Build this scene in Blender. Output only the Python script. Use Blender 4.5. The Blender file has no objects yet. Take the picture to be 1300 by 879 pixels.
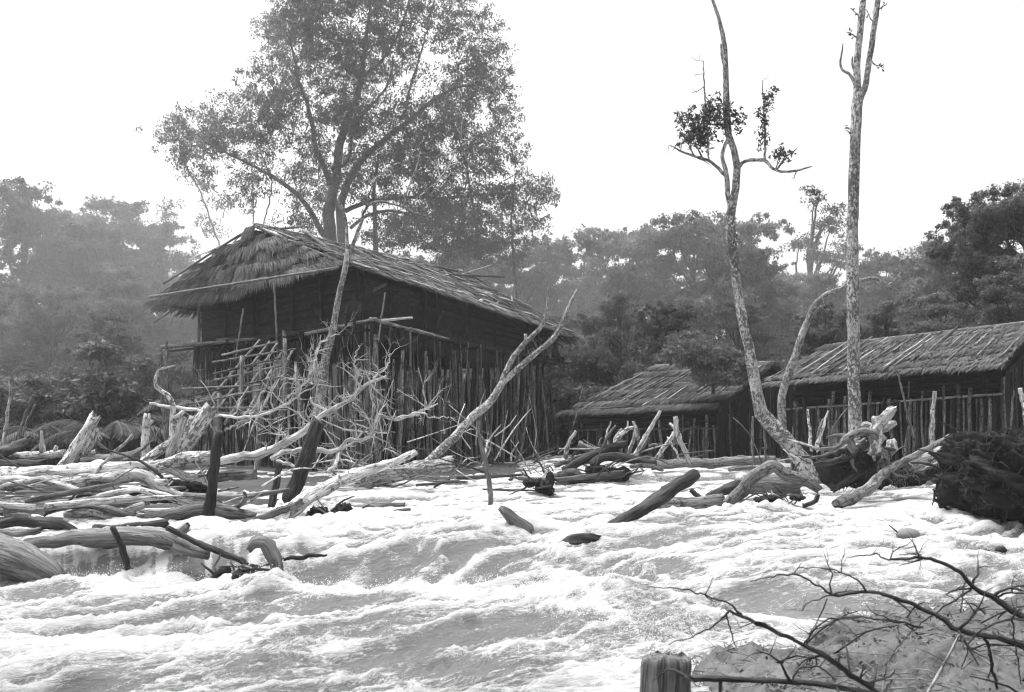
import bpy, math, random
import numpy as np
from mathutils import Vector

# ------------------------------------------------------------------ camera, light, exposure
S = bpy.context.scene
F, HOR, EYE = 1250.0, 540.0, 1.4          # focal length and horizon in photograph pixels, eye height over the upper water
cd = bpy.data.cameras.new('camera')
cam = bpy.data.objects.new('camera', cd)
S.collection.objects.link(cam)
cam.location = (0, 0, EYE)
cam.rotation_euler = (math.radians(90), 0, 0)
cd.sensor_width = 36.0
cd.lens = 36.0 * F / 1300.0
cd.shift_y = (HOR - 439.5) / 1300.0
cd.clip_start, cd.clip_end = 0.1, 2000.0
cd.dof.use_dof = True
cd.dof.focus_distance = 24.0
cd.dof.aperture_fstop = 4.0
S.camera = cam
W = bpy.data.worlds.new('World')
S.world = W
W.use_nodes = True
nt = W.node_tree
nt.nodes.clear()
SUN_EL, SUN_AZ = 70.0, -55.0              # azimuth clockwise from +Y: veiled sun ahead, to the left
sky = nt.nodes.new('ShaderNodeTexSky')
sky.sky_type = 'NISHITA'
sky.sun_disc = False
sky.sun_elevation = math.radians(SUN_EL)
sky.sun_rotation = math.radians(SUN_AZ)
sky.air_density, sky.dust_density, sky.ozone_density = 1.0, 6.0, 1.0
bw = nt.nodes.new('ShaderNodeRGBToBW')    # a black-and-white photograph
bg = nt.nodes.new('ShaderNodeBackground')
bg.inputs['Strength'].default_value = 0.15
wo = nt.nodes.new('ShaderNodeOutputWorld')
nt.links.new(sky.outputs[0], bw.inputs[0])
nt.links.new(bw.outputs[0], bg.inputs[0])
nt.links.new(bg.outputs[0], wo.inputs[0])
ld = bpy.data.lights.new('sun', 'SUN')
ld.energy = 0.6
ld.angle = math.radians(25)
ld.color = (1, 1, 1)
sun = bpy.data.objects.new('sun', ld)
S.collection.objects.link(sun)
sun.location = (0, 0, 60)
_el, _az = math.radians(SUN_EL), math.radians(SUN_AZ)
_sd = Vector((math.sin(_az) * math.cos(_el), math.cos(_az) * math.cos(_el), math.sin(_el)))
sun.rotation_euler = _sd.to_track_quat('Z', 'Y').to_euler()
S.view_settings.view_transform = 'Standard'
S.view_settings.look = 'None'
S.view_settings.gamma = 1.0
S.view_settings.use_curve_mapping = False
S.view_settings.exposure = 1.4
S.cycles.max_bounces = 6
S.cycles.diffuse_bounces = 3
S.cycles.glossy_bounces = 2
S.cycles.transmission_bounces = 3
S.cycles.volume_bounces = 1
S.cycles.use_denoising = True
S.cycles.sample_clamp_indirect = 3.0
S.cycles.filter_width = 1.2

# ------------------------------------------------------------------ helpers
C = S.collection
rng = np.random.default_rng(7)

def P(px, py, d):
    return np.array([(px - 650.0) / F * d, d, EYE + (HOR - py) / F * d])

def D_at(py, z=0.0):
    return (EYE - z) * F / (py - HOR)

def _hash(ix, iy, s):
    h = (ix * 374761393 + iy * 668265263 + s * 1274126177) & 0xFFFFFFFF
    h = ((h ^ (h >> 13)) * 1274126177) & 0xFFFFFFFF
    return ((h ^ (h >> 16)) & 0xFFFF) / 65535.0

def vnoise(x, y, s=0):
    x = np.asarray(x, float); y = np.asarray(y, float)
    ix = np.floor(x).astype(np.int64); iy = np.floor(y).astype(np.int64)
    fx = x - ix; fy = y - iy
    fx = fx * fx * fx * (fx * (fx * 6 - 15) + 10); fy = fy * fy * fy * (fy * (fy * 6 - 15) + 10)
    a = _hash(ix, iy, s); b = _hash(ix + 1, iy, s); c = _hash(ix, iy + 1, s); d = _hash(ix + 1, iy + 1, s)
    return (a + (b - a) * fx) * (1 - fy) + (c + (d - c) * fx) * fy

def fbm(x, y, s=0, o=4):
    t = 0; a = 0.5; n = 0
    for k in range(o):
        t = t + a * vnoise(x, y, s + k * 17); n += a
        x = x * 2.03 + 5.1; y = y * 2.03 + 1.7; a *= 0.5
    return t / n

def ridged(x, y, s=0, o=3):
    t = 0; a = 0.5; n = 0
    for k in range(o):
        t = t + a * (1 - np.abs(2 * vnoise(x, y, s + k * 31) - 1)); n += a
        x = x * 2.1 + 3.3; y = y * 2.1 + 7.7; a *= 0.5
    return t / n

def sstep(a, b, x):
    t = np.clip((x - a) / (b - a), 0, 1)
    return t * t * (3 - 2 * t)

def make_mesh(name, v, f, mat, tc=None, smooth=True, attrs=None):
    me = bpy.data.meshes.new(name)
    v = np.ascontiguousarray(v, dtype=np.float32)
    if isinstance(f, np.ndarray):
        me.vertices.add(len(v)); me.vertices.foreach_set('co', v.ravel())
        k = f.shape[1]
        me.loops.add(f.size); me.loops.foreach_set('vertex_index', f.astype(np.int32).ravel())
        me.polygons.add(len(f)); me.polygons.foreach_set('loop_start', np.arange(0, f.size, k, dtype=np.int32))
        me.update(calc_edges=True)
        me.validate()
    else:
        me.from_pydata(v.tolist(), [], f)
    if smooth:
        me.polygons.foreach_set('use_smooth', np.ones(len(me.polygons), dtype=bool))
    if tc is not None:
        a = me.attributes.new('tc', 'FLOAT_VECTOR', 'POINT')
        a.data.foreach_set('vector', np.ascontiguousarray(tc, dtype=np.float32).ravel())
    for k, val in (attrs or {}).items():
        a = me.attributes.new(k, 'FLOAT', 'POINT')
        a.data.foreach_set('value', np.ascontiguousarray(val, dtype=np.float32).ravel())
    me.materials.append(mat)
    return me

def tag(o, label=None, cat=None, group=None, kind=None):
    if label: o['label'] = label
    if cat: o['category'] = cat
    if group: o['group'] = group
    if kind: o['kind'] = kind
    return o

def thing(name, loc, label, cat, group=None):
    o = bpy.data.objects.new(name, None)
    o.empty_display_size = 0.2
    C.objects.link(o)
    o.location = [float(q) for q in loc]
    return tag(o, label, cat, group)

def put(name, v, f, mat, parent=None, tc=None, smooth=True, attrs=None, origin=None, kind=None):
    v = np.asarray(v, float)
    if parent is not None:
        base = np.array(parent.location)
        if parent.parent is not None: base = base + np.array(parent.parent.location)
        if origin is None: origin = base
    elif origin is None:
        origin = np.zeros(3)
    origin = np.asarray(origin, float)
    o = bpy.data.objects.new(name, make_mesh(name, v - origin, f, mat, tc, smooth, attrs))
    C.objects.link(o)
    if parent is not None:
        o.parent = parent
        o.location = origin - base
    else:
        o.location = origin
    if kind: o['kind'] = kind
    return o

def link_copy(name, me, loc, rot=(0, 0, 0), scale=(1, 1, 1), parent=None):
    o = bpy.data.objects.new(name, me)
    C.objects.link(o)
    if parent is not None:
        o.parent = parent
        b = np.array(parent.location)
        if parent.parent is not None: b = b + np.array(parent.parent.location)
        loc = np.asarray(loc) - b
    o.location = [float(q) for q in loc]
    o.rotation_euler = rot
    o.scale = scale
    return o

def resample(p, step):
    """p: N x 4 (xyz, r); Catmull-Rom through the points"""
    p = np.asarray(p, float)
    if len(p) == 2:
        n = max(2, int(np.linalg.norm(p[1, :3] - p[0, :3]) / step) + 1)
        t = np.linspace(0, 1, n)[:, None]
        return p[0] * (1 - t) + p[1] * t
    q = np.vstack([2 * p[0] - p[1], p, 2 * p[-1] - p[-2]])
    out = []
    for i in range(1, len(q) - 2):
        n = max(1, int(np.linalg.norm(q[i + 1, :3] - q[i, :3]) / step))
        for t in np.linspace(0, 1, n, endpoint=False):
            a = 2 * q[i]; b = q[i + 1] - q[i - 1]
            c = 2 * q[i - 1] - 5 * q[i] + 4 * q[i + 1] - q[i + 2]
            d = -q[i - 1] + 3 * q[i] - 3 * q[i + 1] + q[i + 2]
            out.append(0.5 * (a + b * t + c * t * t + d * t ** 3))
    out.append(q[-2])
    out = np.array(out)
    out[:, 3] = np.maximum(out[:, 3], p[:, 3].min() * 0.6)
    return out

def tube(p, n=8, rough=0.08, step=None, wob=0.0, jag=0.0, seed=None):
    """tapered, uneven limb along p; returns verts, faces, grain coordinates"""
    p = np.asarray(p, float)
    rm = p[:, 3].mean()
    L = np.linalg.norm(np.diff(p[:, :3], axis=0), axis=1).sum()
    if step is None: step = max(rm * 2.0, L / 40)
    p = resample(p, step)
    sd = int(rng.integers(0, 99999)) if seed is None else seed
    m = len(p)
    s = np.concatenate([[0], np.cumsum(np.linalg.norm(np.diff(p[:, :3], axis=0), axis=1))])
    if wob > 0 and m > 2:
        for k in range(3):
            w = (fbm(s * 1.2 / max(rm * 6, .05), s * 0 + k * 9.3, sd + k, 3) - 0.5) * 2 * wob
            w[0] = 0
            p[:, k] += w
    T = np.gradient(p[:, :3], axis=0)
    T /= np.linalg.norm(T, axis=1)[:, None] + 1e-9
    up = np.array([0, 0, 1.0]) if abs(T[0, 2]) < 0.9 else np.array([1.0, 0, 0])
    N = np.zeros_like(T)
    nn = np.cross(up, T[0]); nn /= np.linalg.norm(nn)
    for i in range(m):
        nn = nn - T[i] * nn.dot(T[i]); nn /= np.linalg.norm(nn) + 1e-9
        N[i] = nn
    B = np.cross(T, N)
    a = np.linspace(0, 2 * math.pi, n, endpoint=False)
    ca, sa = np.cos(a), np.sin(a)
    A, SS = np.meshgrid(a, s)
    rr = p[:, 3][:, None] * (1 + rough * 2 * (fbm(np.cos(A) * 1.3 + 9, SS / max(rm * 3, .02) + np.sin(A) * 1.3, sd, 2) - 0.5) * 2)
    if n >= 12: rr = rr * (1 + rough * 1.6 * (ridged(np.cos(A) * 2.6 + 3, SS / max(rm * 7, .02) + np.sin(A) * 2.6, sd + 5, 3) - .6) + rough * 1.5 * (vnoise(np.cos(A) * 4 + 30, SS / max(rm * 2.2, .02) + np.sin(A) * 4, sd + 9) > .88))
    V = p[:, None, :3] + rr[..., None] * (N[:, None, :] * ca[None, :, None] + B[:, None, :] * sa[None, :, None])
    if jag > 0:
        for e in (0, -1):
            V[e] += T[e] * (rng.random(n)[:, None] - 0.5) * 2 * jag * p[e, 3]
    tc = np.stack([np.broadcast_to(ca * rm, (m, n)), np.broadcast_to(sa * rm, (m, n)), SS], -1) + (sd % 97)
    V = V.reshape(-1, 3); tc = tc.reshape(-1, 3)
    i = np.arange(m - 1)[:, None] * n; j = np.arange(n)[None, :]; j2 = (j + 1) % n
    q = np.stack([i + j, i + j2, i + n + j2, i + n + j], -1).reshape(-1, 4)
    faces = q.tolist()
    faces.append(list(range(n))[::-1]); faces.append(list(range((m - 1) * n, m * n)))
    return V, faces, tc

def join(parts):
    vs, fs, ts, k = [], [], [], 0
    for v, f, t in parts:
        vs.append(v); ts.append(t)
        fs += [[q + k for q in x] for x in f]
        k += len(v)
    return np.vstack(vs), fs, np.vstack(ts)

def px4(pts, d=None):
    """(px, py, r_px[, depth]) -> xyz, radius in metres"""
    out = []
    for q in pts:
        dd = q[3] if len(q) > 3 else d
        out.append([*P(q[0], q[1], dd), q[2] / F * dd])
    return np.array(out)

# ------------------------------------------------------------------ materials
def new_mat(name):
    m = bpy.data.materials.new(name); m.use_nodes = True
    t = m.node_tree; t.nodes.clear()
    out = t.nodes.new('ShaderNodeOutputMaterial')
    return m, t, out

def N_(t, kind, **kw):
    n = t.nodes.new(kind)
    for k, v in kw.items(): setattr(n, k, v)
    return n

def math_(t, op, a, b=None, clamp=False):
    n = N_(t, 'ShaderNodeMath', operation=op); n.use_clamp = clamp
    for i, q in enumerate((a, b)):
        if q is None: continue
        if isinstance(q, (int, float)): n.inputs[i].default_value = q
        else: t.links.new(q, n.inputs[i])
    return n.outputs[0]

def maprange(t, x, a, b, c, d, smooth=False):
    n = N_(t, 'ShaderNodeMapRange')
    if smooth: n.interpolation_type = 'SMOOTHSTEP'
    t.links.new(x, n.inputs[0])
    for i, q in enumerate((a, b, c, d)):
        n.inputs[i + 1].default_value = q
    return n.outputs[0]

def noise(t, vec, scale, detail=4, rough=0.55, dist=0.0):
    n = N_(t, 'ShaderNodeTexNoise')
    if vec is not None: t.links.new(vec, n.inputs['Vector'])
    n.inputs['Scale'].default_value = scale
    n.inputs['Detail'].default_value = detail
    n.inputs['Roughness'].default_value = rough
    n.inputs['Distortion'].default_value = dist
    return n.outputs[0]

def mapping(t, vec, sc):
    n = N_(t, 'ShaderNodeMapping'); t.links.new(vec, n.inputs[0])
    n.inputs['Scale'].default_value = sc
    return n.outputs[0]

def finish(t, out, val, rough=0.8, bumph=None, bump=0.3, dist=0.02, spec=0.3):
    p = N_(t, 'ShaderNodeBsdfPrincipled')
    t.links.new(val, p.inputs['Base Color'])
    if isinstance(rough, (int, float)): p.inputs['Roughness'].default_value = rough
    else: t.links.new(rough, p.inputs['Roughness'])
    p.inputs['Specular IOR Level'].default_value = spec
    if bumph is not None:
        b = N_(t, 'ShaderNodeBump')
        b.inputs['Strength'].default_value = bump; b.inputs['Distance'].default_value = dist
        t.links.new(bumph, b.inputs['Height']); t.links.new(b.outputs[0], p.inputs['Normal'])
    t.links.new(p.outputs[0], out.inputs[0])

def wood(name, lo, hi, grain=38.0, spot=0.0, spotv=0.05, rough=0.8, vary=0.25, spotscale=14.0, spec=0.25, stretch=0.10):
    m, t, out = new_mat(name)
    a = N_(t, 'ShaderNodeAttribute', attribute_name='tc').outputs['Vector']
    g = noise(t, mapping(t, a, (1, 1, stretch)), grain, 5, 0.6)
    big = noise(t, a, 2.1, 3)
    v = maprange(t, g, 0.36, 0.64, lo, hi)
    v = math_(t, 'MULTIPLY', v, maprange(t, big, 0.3, 0.7, 0.65, 1.3))
    cr = noise(t, mapping(t, a, (1, 1, stretch * .55)), grain * .55, 3, 0.6, 0.6)
    cr = math_(t, 'ABSOLUTE', math_(t, 'SUBTRACT', cr, 0.5))
    crk = maprange(t, cr, 0.0, 0.035, 0.30, 1.0, True)
    v = math_(t, 'MULTIPLY', v, crk)
    rnd = N_(t, 'ShaderNodeObjectInfo').outputs['Random']
    v = math_(t, 'MULTIPLY', v, maprange(t, rnd, 0, 1, 1 - vary, 1 + vary))
    if spot > 0:
        s = noise(t, mapping(t, a, (1, 1, 0.7)), spotscale, 4, 0.65)
        s = math_(t, 'ADD', s, maprange(t, noise(t, a, 1.1, 2), 0.3, 0.7, -0.09, 0.09))
        k = maprange(t, s, 0.62 - 0.22 * spot, 0.70 - 0.22 * spot, 0, 1, True)
        mx = N_(t, 'ShaderNodeMix', data_type='FLOAT')
        t.links.new(k, mx.inputs[0]); t.links.new(v, mx.inputs[2]); mx.inputs[3].default_value = spotv
        v = mx.outputs[0]
    finish(t, out, v, rough, math_(t, 'MULTIPLY', g, crk), 0.8, 0.03, spec)
    return m

def leafmat(name, v0, trans=0.42, vary=0.35):
    m, t, out = new_mat(name)
    lv = N_(t, 'ShaderNodeAttribute', attribute_name='lv').outputs['Fac']
    rnd = N_(t, 'ShaderNodeObjectInfo').outputs['Random']
    v = math_(t, 'MULTIPLY', maprange(t, lv, 0, 1, v0 * 0.55, v0 * 1.5), maprange(t, rnd, 0, 1, 1 - vary * .6, 1 + vary * .6))
    p = N_(t, 'ShaderNodeBsdfPrincipled')
    t.links.new(v, p.inputs['Base Color']); p.inputs['Roughness'].default_value = 0.55
    p.inputs['Specular IOR Level'].default_value = 0.35
    tr = N_(t, 'ShaderNodeBsdfTranslucent'); t.links.new(v, tr.inputs[0])
    mx = N_(t, 'ShaderNodeMixShader'); mx.inputs[0].default_value = trans
    t.links.new(p.outputs[0], mx.inputs[1]); t.links.new(tr.outputs[0], mx.inputs[2])
    t.links.new(mx.outputs[0], out.inputs[0])
    return m

def blade_mat(name, lo, hi):
    m, t, out = new_mat(name)
    lv = N_(t, 'ShaderNodeAttribute', attribute_name='lv').outputs['Fac']
    co = N_(t, 'ShaderNodeTexCoord').outputs['Object']
    n = noise(t, co, 1.3, 4, 0.6)
    v = math_(t, 'MULTIPLY', maprange(t, lv, 0, 1, lo, hi), maprange(t, n, 0.3, 0.7, 0.6, 1.35))
    finish(t, out, v, 0.75, None, spec=0.25)
    return m

def mudmat(name, lo, hi, scale=1.2, rough=0.75):
    m, t, out = new_mat(name)
    co = N_(t, 'ShaderNodeTexCoord').outputs['Object']
    n = noise(t, co, scale, 8, 0.65)
    n2 = noise(t, co, scale * 9, 5, 0.7)
    s = math_(t, 'ADD', math_(t, 'MULTIPLY', n, 0.6), math_(t, 'MULTIPLY', n2, 0.4))
    v = maprange(t, s, 0.35, 0.65, lo, hi)
    finish(t, out, v, rough, s, 0.9, 0.06, 0.3)
    return m

M = dict(
    pale=wood('pale_weathered_wood', 0.42, 0.76, spot=0.35, spotv=0.15),
    bone=wood('bleached_twig_wood', 0.48, 0.78),
    mid=wood('weathered_brown_wood', 0.11, 0.27, spot=0.25, spotv=0.06),
    wet=wood('wet_dark_wood', 0.012, 0.07, rough=0.6, spec=0.25),
    wetmid=wood('wet_grey_wood', 0.10, 0.22, rough=0.5, spec=0.45),
    black=wood('black_rotten_wood', 0.010, 0.035, rough=0.7),
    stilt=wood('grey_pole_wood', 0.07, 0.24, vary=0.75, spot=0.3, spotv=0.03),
    dark=wood('dark_shaded_wood', 0.008, 0.03, vary=0.5),  # near-black wood; its colour also carries the underfloor shade of the inner stilts
    wall=wood('dark_bark_slat', 0.007, 0.03, vary=0.6),  # very dark tone on every wall slat
    rail=wood('light_edge_pole', 0.12, 0.30, vary=0.3),
    lichen=wood('lichen_bark', 0.24, 0.50, spot=0.6, spotv=0.10, spotscale=20.0, grain=16, stretch=0.6),
    bark=wood('forest_bark', 0.05, 0.12, spot=0.3, spotv=0.03),
    trunkgrey=wood('smooth_grey_bark', 0.10, 0.20, spot=0.2, spotv=0.06),
    thatch=blade_mat('dry_leaf_thatch', 0.03, 0.20),
    hutthatch=blade_mat('old_hut_thatch', 0.03, 0.16),
    bark_sheet=wood('flattened_bark_sheet', 0.16, 0.40, vary=0.45, grain=18),
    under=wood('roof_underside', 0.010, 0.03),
    leaf=leafmat('forest_leaf', 0.15, vary=.6),
    leafbig=leafmat('tall_tree_leaf', 0.13),
    leafdark=leafmat("dark_twig_leaf", 0.07),
    shrub=leafmat('shrub_leaf', 0.12),
    fern=leafmat('frond_leaf', 0.13),
    mud=mudmat('wet_mud', 0.04, 0.17, 1.8, 0.6),
    soil=mudmat('forest_soil', 0.03, 0.08, 0.5, 0.9),
    hairroot=wood('root_hair', 0.03, 0.11),
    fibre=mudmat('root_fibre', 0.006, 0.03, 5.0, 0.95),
    foamdrop=wood('white_spray', 0.75, 0.8, vary=0),
    skin=wood('dark_skin', 0.025, 0.035, vary=0.0),
    hair=wood('black_hair', 0.008, 0.012, vary=0.0),
    gourd=wood('smooth_husk', 0.14, 0.24, grain=4),
)

def water_mat():
    m, t, out = new_mat('muddy_rapids')
    fl = N_(t, 'ShaderNodeAttribute', attribute_name='tc').outputs['Vector']
    fo = N_(t, 'ShaderNodeAttribute', attribute_name='foam').outputs['Fac']
    n1 = noise(t, mapping(t, fl, (0.45, 1.5, 1)), 2.2, 9, 0.68, 0.9)
    n2 = noise(t, mapping(t, fl, (0.6, 1.2, 1)), 8.0, 6, 0.7, 1.2)
    n3 = noise(t, mapping(t, fl, (0.55, 1.5, 1)), 34.0, 5, 0.75, 0.8)
    s = math_(t, 'ADD', math_(t, 'MULTIPLY', n1, 0.55), math_(t, 'ADD', math_(t, 'MULTIPLY', n2, 0.32), math_(t, 'MULTIPLY', n3, 0.17)))
    s = math_(t, 'ADD', math_(t, 'MULTIPLY', math_(t, 'SUBTRACT', s, 0.5), 1.7), fo)
    w1 = noise(t, mapping(t, fl, (0.35, 1.1, 1)), 3.4, 5, 0.6, 1.6)
    l1 = maprange(t, math_(t, 'ABSOLUTE', math_(t, 'SUBTRACT', w1, 0.5)), 0.0, 0.035, 1.0, 0.0, True)
    w2 = noise(t, mapping(t, fl, (0.5, 1.1, 1)), 10.0, 5, 0.6, 1.2)
    l2 = maprange(t, math_(t, 'ABSOLUTE', math_(t, 'SUBTRACT', w2, 0.5)), 0.0, 0.045, 1.0, 0.0, True)
    s = math_(t, 'ADD', s, math_(t, 'ADD', math_(t, 'MULTIPLY', l1, 0.30), math_(t, 'MULTIPLY', l2, 0.30)))
    k = maprange(t, s, 0.42, 1.02, 0, 1, True)
    v = maprange(t, k, 0, 1, 0.21, 0.66)
    r = maprange(t, k, 0, 0.7, 0.22, 0.85)
    h = math_(t, 'ADD', math_(t, 'MULTIPLY', n1, 0.6), math_(t, 'ADD', math_(t, 'MULTIPLY', n2, 0.5), math_(t, 'MULTIPLY', n3, 0.25)))
    finish(t, out, v, r, h, 1.0, 0.12, 0.4)
    return m
M['water'] = water_mat()

# ------------------------------------------------------------------ the ground and the river
def bank_d(px):
    return np.interp(px, [-900, 0, 180, 300, 370, 430, 520, 660, 700, 950, 1050, 1150, 1300, 2200],
                     [12.5, 14.8, 15.2, 15.8, 17.6, 20, 24, 26.5, 29, 29, 25.5, 22, 18, 14])

def ground_z(x, y):
    px = 650 + F * x / np.maximum(y, 2.0)
    k = sstep(-0.8, 1.0, y - bank_d(px))
    n = fbm(x * 0.35, y * 0.35, 3, 4)
    return -1.6 + k * (1.56 + 0.16 * n) + 0.12 * (fbm(x * 1.7, y * 1.7, 8, 3) - 0.5)

gx = np.concatenate([np.linspace(-240, -45, 14), np.linspace(-44, 44, 150), np.linspace(45, 240, 14)])
gy = np.concatenate([np.linspace(-90, 3, 10), np.linspace(4, 60, 120), np.linspace(63, 400, 26)])
GX, GY = np.meshgrid(gx, gy)
GZ = ground_z(GX, GY)
def grid_faces(nr, nc):
    i = np.arange(nr - 1)[:, None] * nc; j = np.arange(nc - 1)[None, :]
    return np.stack([i + j, i + j + 1, i + nc + j + 1, i + nc + j], -1).reshape(-1, 4)
g = put('ground', np.stack([GX, GY, GZ], -1).reshape(-1, 3), grid_faces(len(gy), len(gx)), M['soil'], kind='structure')

FD = np.array([-0.73, -0.68])             # the current runs towards the left foreground
def flow(x, y):
    return x * FD[0] + y * FD[1], -x * FD[1] + y * FD[0]

LIP = ([-2000, -100, 0, 100, 250, 330, 400, 480, 560, 620, 700, 800, 900, 1100, 3000],
       [12.4, 12.2, 12.0, 11.9, 11.7, 11.6, 11.7, 11.5, 11.2, 11.3, 11.2, 9.6, 8.6, 8.0, 8.0])
LIPW = ([-2000, 300, 430, 480, 560, 640, 760, 900, 3000],
        [0.9, 0.9, 1.1, 1.3, 1.7, 2.8, 4.2, 6.0, 7.0])

def lip_t(px, y):
    l = np.interp(px, *LIP) + 0.35 * (fbm(px / 70.0, px * 0, 41, 3) - 0.5)
    w = np.interp(px, *LIPW)
    return (y - l) / w                       # 0 at the foot, 1 at the top

HUMPS = [  # px, py, z0, rx px, rd m, height
    (60, 745, -.47, 70, .5, .07), (330, 700, 0, 45, .5, .07), (410, 716, -.05, 48, .45, .15), (510, 724, -.15, 60, .45, .15),
    (640, 705, -.2, 70, .6, .12), (770, 768, -.45, 60, .5, .24), (690, 800, -.45, 110, .5, .10), (830, 735, -.4, 60, .5, .12),
    (880, 690, -.25, 70, .8, .10), (560, 850, -.47, 130, .4, .08), (330, 850, -.47, 70, .4, .09), (120, 850, -.47, 90, .35, .07),
    (960, 760, -.45, 60, .5, .08), (1050, 770, -.45, 60, .4, .10), (1165, 645, -.05, 30, .6, .10)]
def water_z(x, y, detail=True):
    px = 650 + F * x / np.maximum(y, 1.0)
    t = lip_t(px, y)
    z = -0.47 + 0.47 * sstep(0, 1, t)
    z = z + 0.22 * sstep(0.0, 1.2, y - 24.3 - 1.2 * (fbm(px / 60., px * 0, 77, 3) - .5)) * sstep(640, 720, px) * (1 - sstep(960, 1010, px))
    u, v = flow(x, y)
    wu = u + 0.8 * (fbm(u * .5, v * .5, 5, 3) - .5); wv = v + 0.8 * (fbm(u * .5 + 9, v * .5, 6, 3) - .5)
    amp = np.clip(1.25 - (y - 8) / 26, 0.62, 1.0) * (0.55 + 0.9 * fbm(x * .3, y * .3, 55, 2))
    z = z + amp * (0.26 * (fbm(wu * 0.45, wv * 0.8, 11, 3) - 0.5) + 0.20 * (ridged(wu * 0.8, wv * 1.5, 21, 3) - 0.6))
    calm = np.zeros_like(px)
    for (a, b, z0, rx, rd, h) in HUMPS:
        d0 = D_at(b, z0)
        e = np.exp(-((px - a) / rx) ** 2 - ((y - d0) / rd) ** 2)
        z = z + h * e; calm = np.maximum(calm, e)
    if detail:
        z = z + amp * (0.085 * (ridged(wu * 2.0, wv * 3.2, 33, 4) - 0.6) + 0.045 * (fbm(wu * 5, wv * 8, 44, 3) - .5))
    return z, t, calm, u, v, wu, wv, px

NR, NC = 480, 580
inv = np.linspace(1 / 3.2, 1 / 40.0, NR)
wy = 1 / inv
wpx = np.concatenate([np.linspace(-900, -60, 60, endpoint=False), np.linspace(-60, 1360, NC - 120, endpoint=False), np.linspace(1360, 2200, 60)])
WX = (wpx[None, :] - 650) / F * wy[:, None]
WY = np.broadcast_to(wy[:, None], WX.shape)
WZ, T_, CALM, U_, V_, WU, WV, WPX = water_z(WX, WY)
# churn at the foot of the drop
foot = np.exp(-((T_ + 0.15) / 0.28) ** 2) * np.interp(WPX, [300, 620, 800], [1, .8, .2])
WZ = WZ + foot * 0.22 * (fbm(WX * 3.2, WY * 3.2, 91, 4) - 0.35)
lapl = np.zeros_like(WZ)
sm = WZ.copy()
for _ in range(6):
    sm[1:-1, 1:-1] = (sm[1:-1, 1:-1] * 2 + sm[:-2, 1:-1] + sm[2:, 1:-1] + sm[1:-1, :-2] + sm[1:-1, 2:]) / 6
crest = np.clip((WZ - sm) * 12, -0.4, 0.5)
foam = 0.54 + 0.65 * (fbm(WU * 0.33, WV * 0.75, 61, 4) - 0.5) + 0.95 * (ridged(WU * 0.8, WV * 1.5, 21, 3) - 0.62) + 1.3 * crest
foam = foam + 0.55 * foot + 0.00
foam = foam - 0.38 * CALM * (1 - foot)
chute = np.exp(-((T_ - 0.5) / 0.35) ** 2) * np.interp(WPX, [200, 300, 560, 700], [0.15, 1, 1, 0])
foam = foam - 0.22 * chute
fall = np.exp(-((T_ - 0.45) / 0.5) ** 2) * np.interp(WPX, [-50, 40, 300, 340], [.5, 1, 1, 0])
foam = foam + fall * (1.9 * (fbm(WPX / 7.0, WY * .5, 87, 3) - .46))
WZ = WZ + fall * .10 * (fbm(WPX / 14.0, WY * .8, 88, 3) - .5)
for (cx_, cy_, z0_, rx_, h_) in [(262, 662, 0, 16, .05), (372, 636, 0, 18, .04), (345, 647, 0, 10, .03), (622, 645, 0, 8, .05), (662, 674, -.05, 18, .06), (772, 672, -.1, 22, .06), (705, 700, -.2, 22, .06), (845, 645, 0, 26, .05),
                                 (912, 648, 0, 26, .05), (1068, 640, 0, 20, .07), (1215, 662, -.1, 40, .08), (157, 720, -.3, 14, .08), (300, 738, -.4, 34, .10), (356, 732, -.4, 14, .08), (325, 670, 0, 40, .05), (985, 636, 0, 40, .05), (440, 664, 0, 50, .05), (60, 738, -.45, 60, .06)]:
    e_ = np.exp(-((WPX - cx_) / rx_) ** 2 - ((WY - D_at(cy_, z0_)) / .45) ** 2)
    WZ = WZ + h_ * e_ * (.4 + 1.2 * fbm(WX * 5, WY * 5, 93, 3)); foam = foam + .5 * e_
WYpy = HOR + (EYE - WZ) * F / WY
def patch(cx, cy, rx, ry, k):
    global foam
    foam = foam + k * np.exp(-((WPX - cx) / rx) ** 2 - ((WYpy - cy) / ry) ** 2)
for q in [(440, 800, 140, 26, -.42), (60, 785, 110, 22, -.12), (250, 762, 120, 10, -.18), (150, 815, 220, 12, .35), (800, 800, 70, 25, -.25),
          (640, 860, 70, 20, -.20), (620, 745, 90, 8, .2), (1150, 690, 200, 40, .05), (900, 650, 300, 30, .15), (560, 672, 200, 18, .12),
          (300, 745, 300, 9, .35), (760, 850, 60, 16, .3)]:
    patch(*q)
wat = put('water', np.stack([WX, WY, WZ], -1).reshape(-1, 3), grid_faces(NR, NC), M['water'],
          tc=np.stack([WU, WV, WZ * 2], -1).reshape(-1, 3), attrs={'foam': foam.ravel()}, kind='structure')

def wz(x, y):
    return float(water_z(np.array([x]), np.array([y]), False)[0][0])

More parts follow.
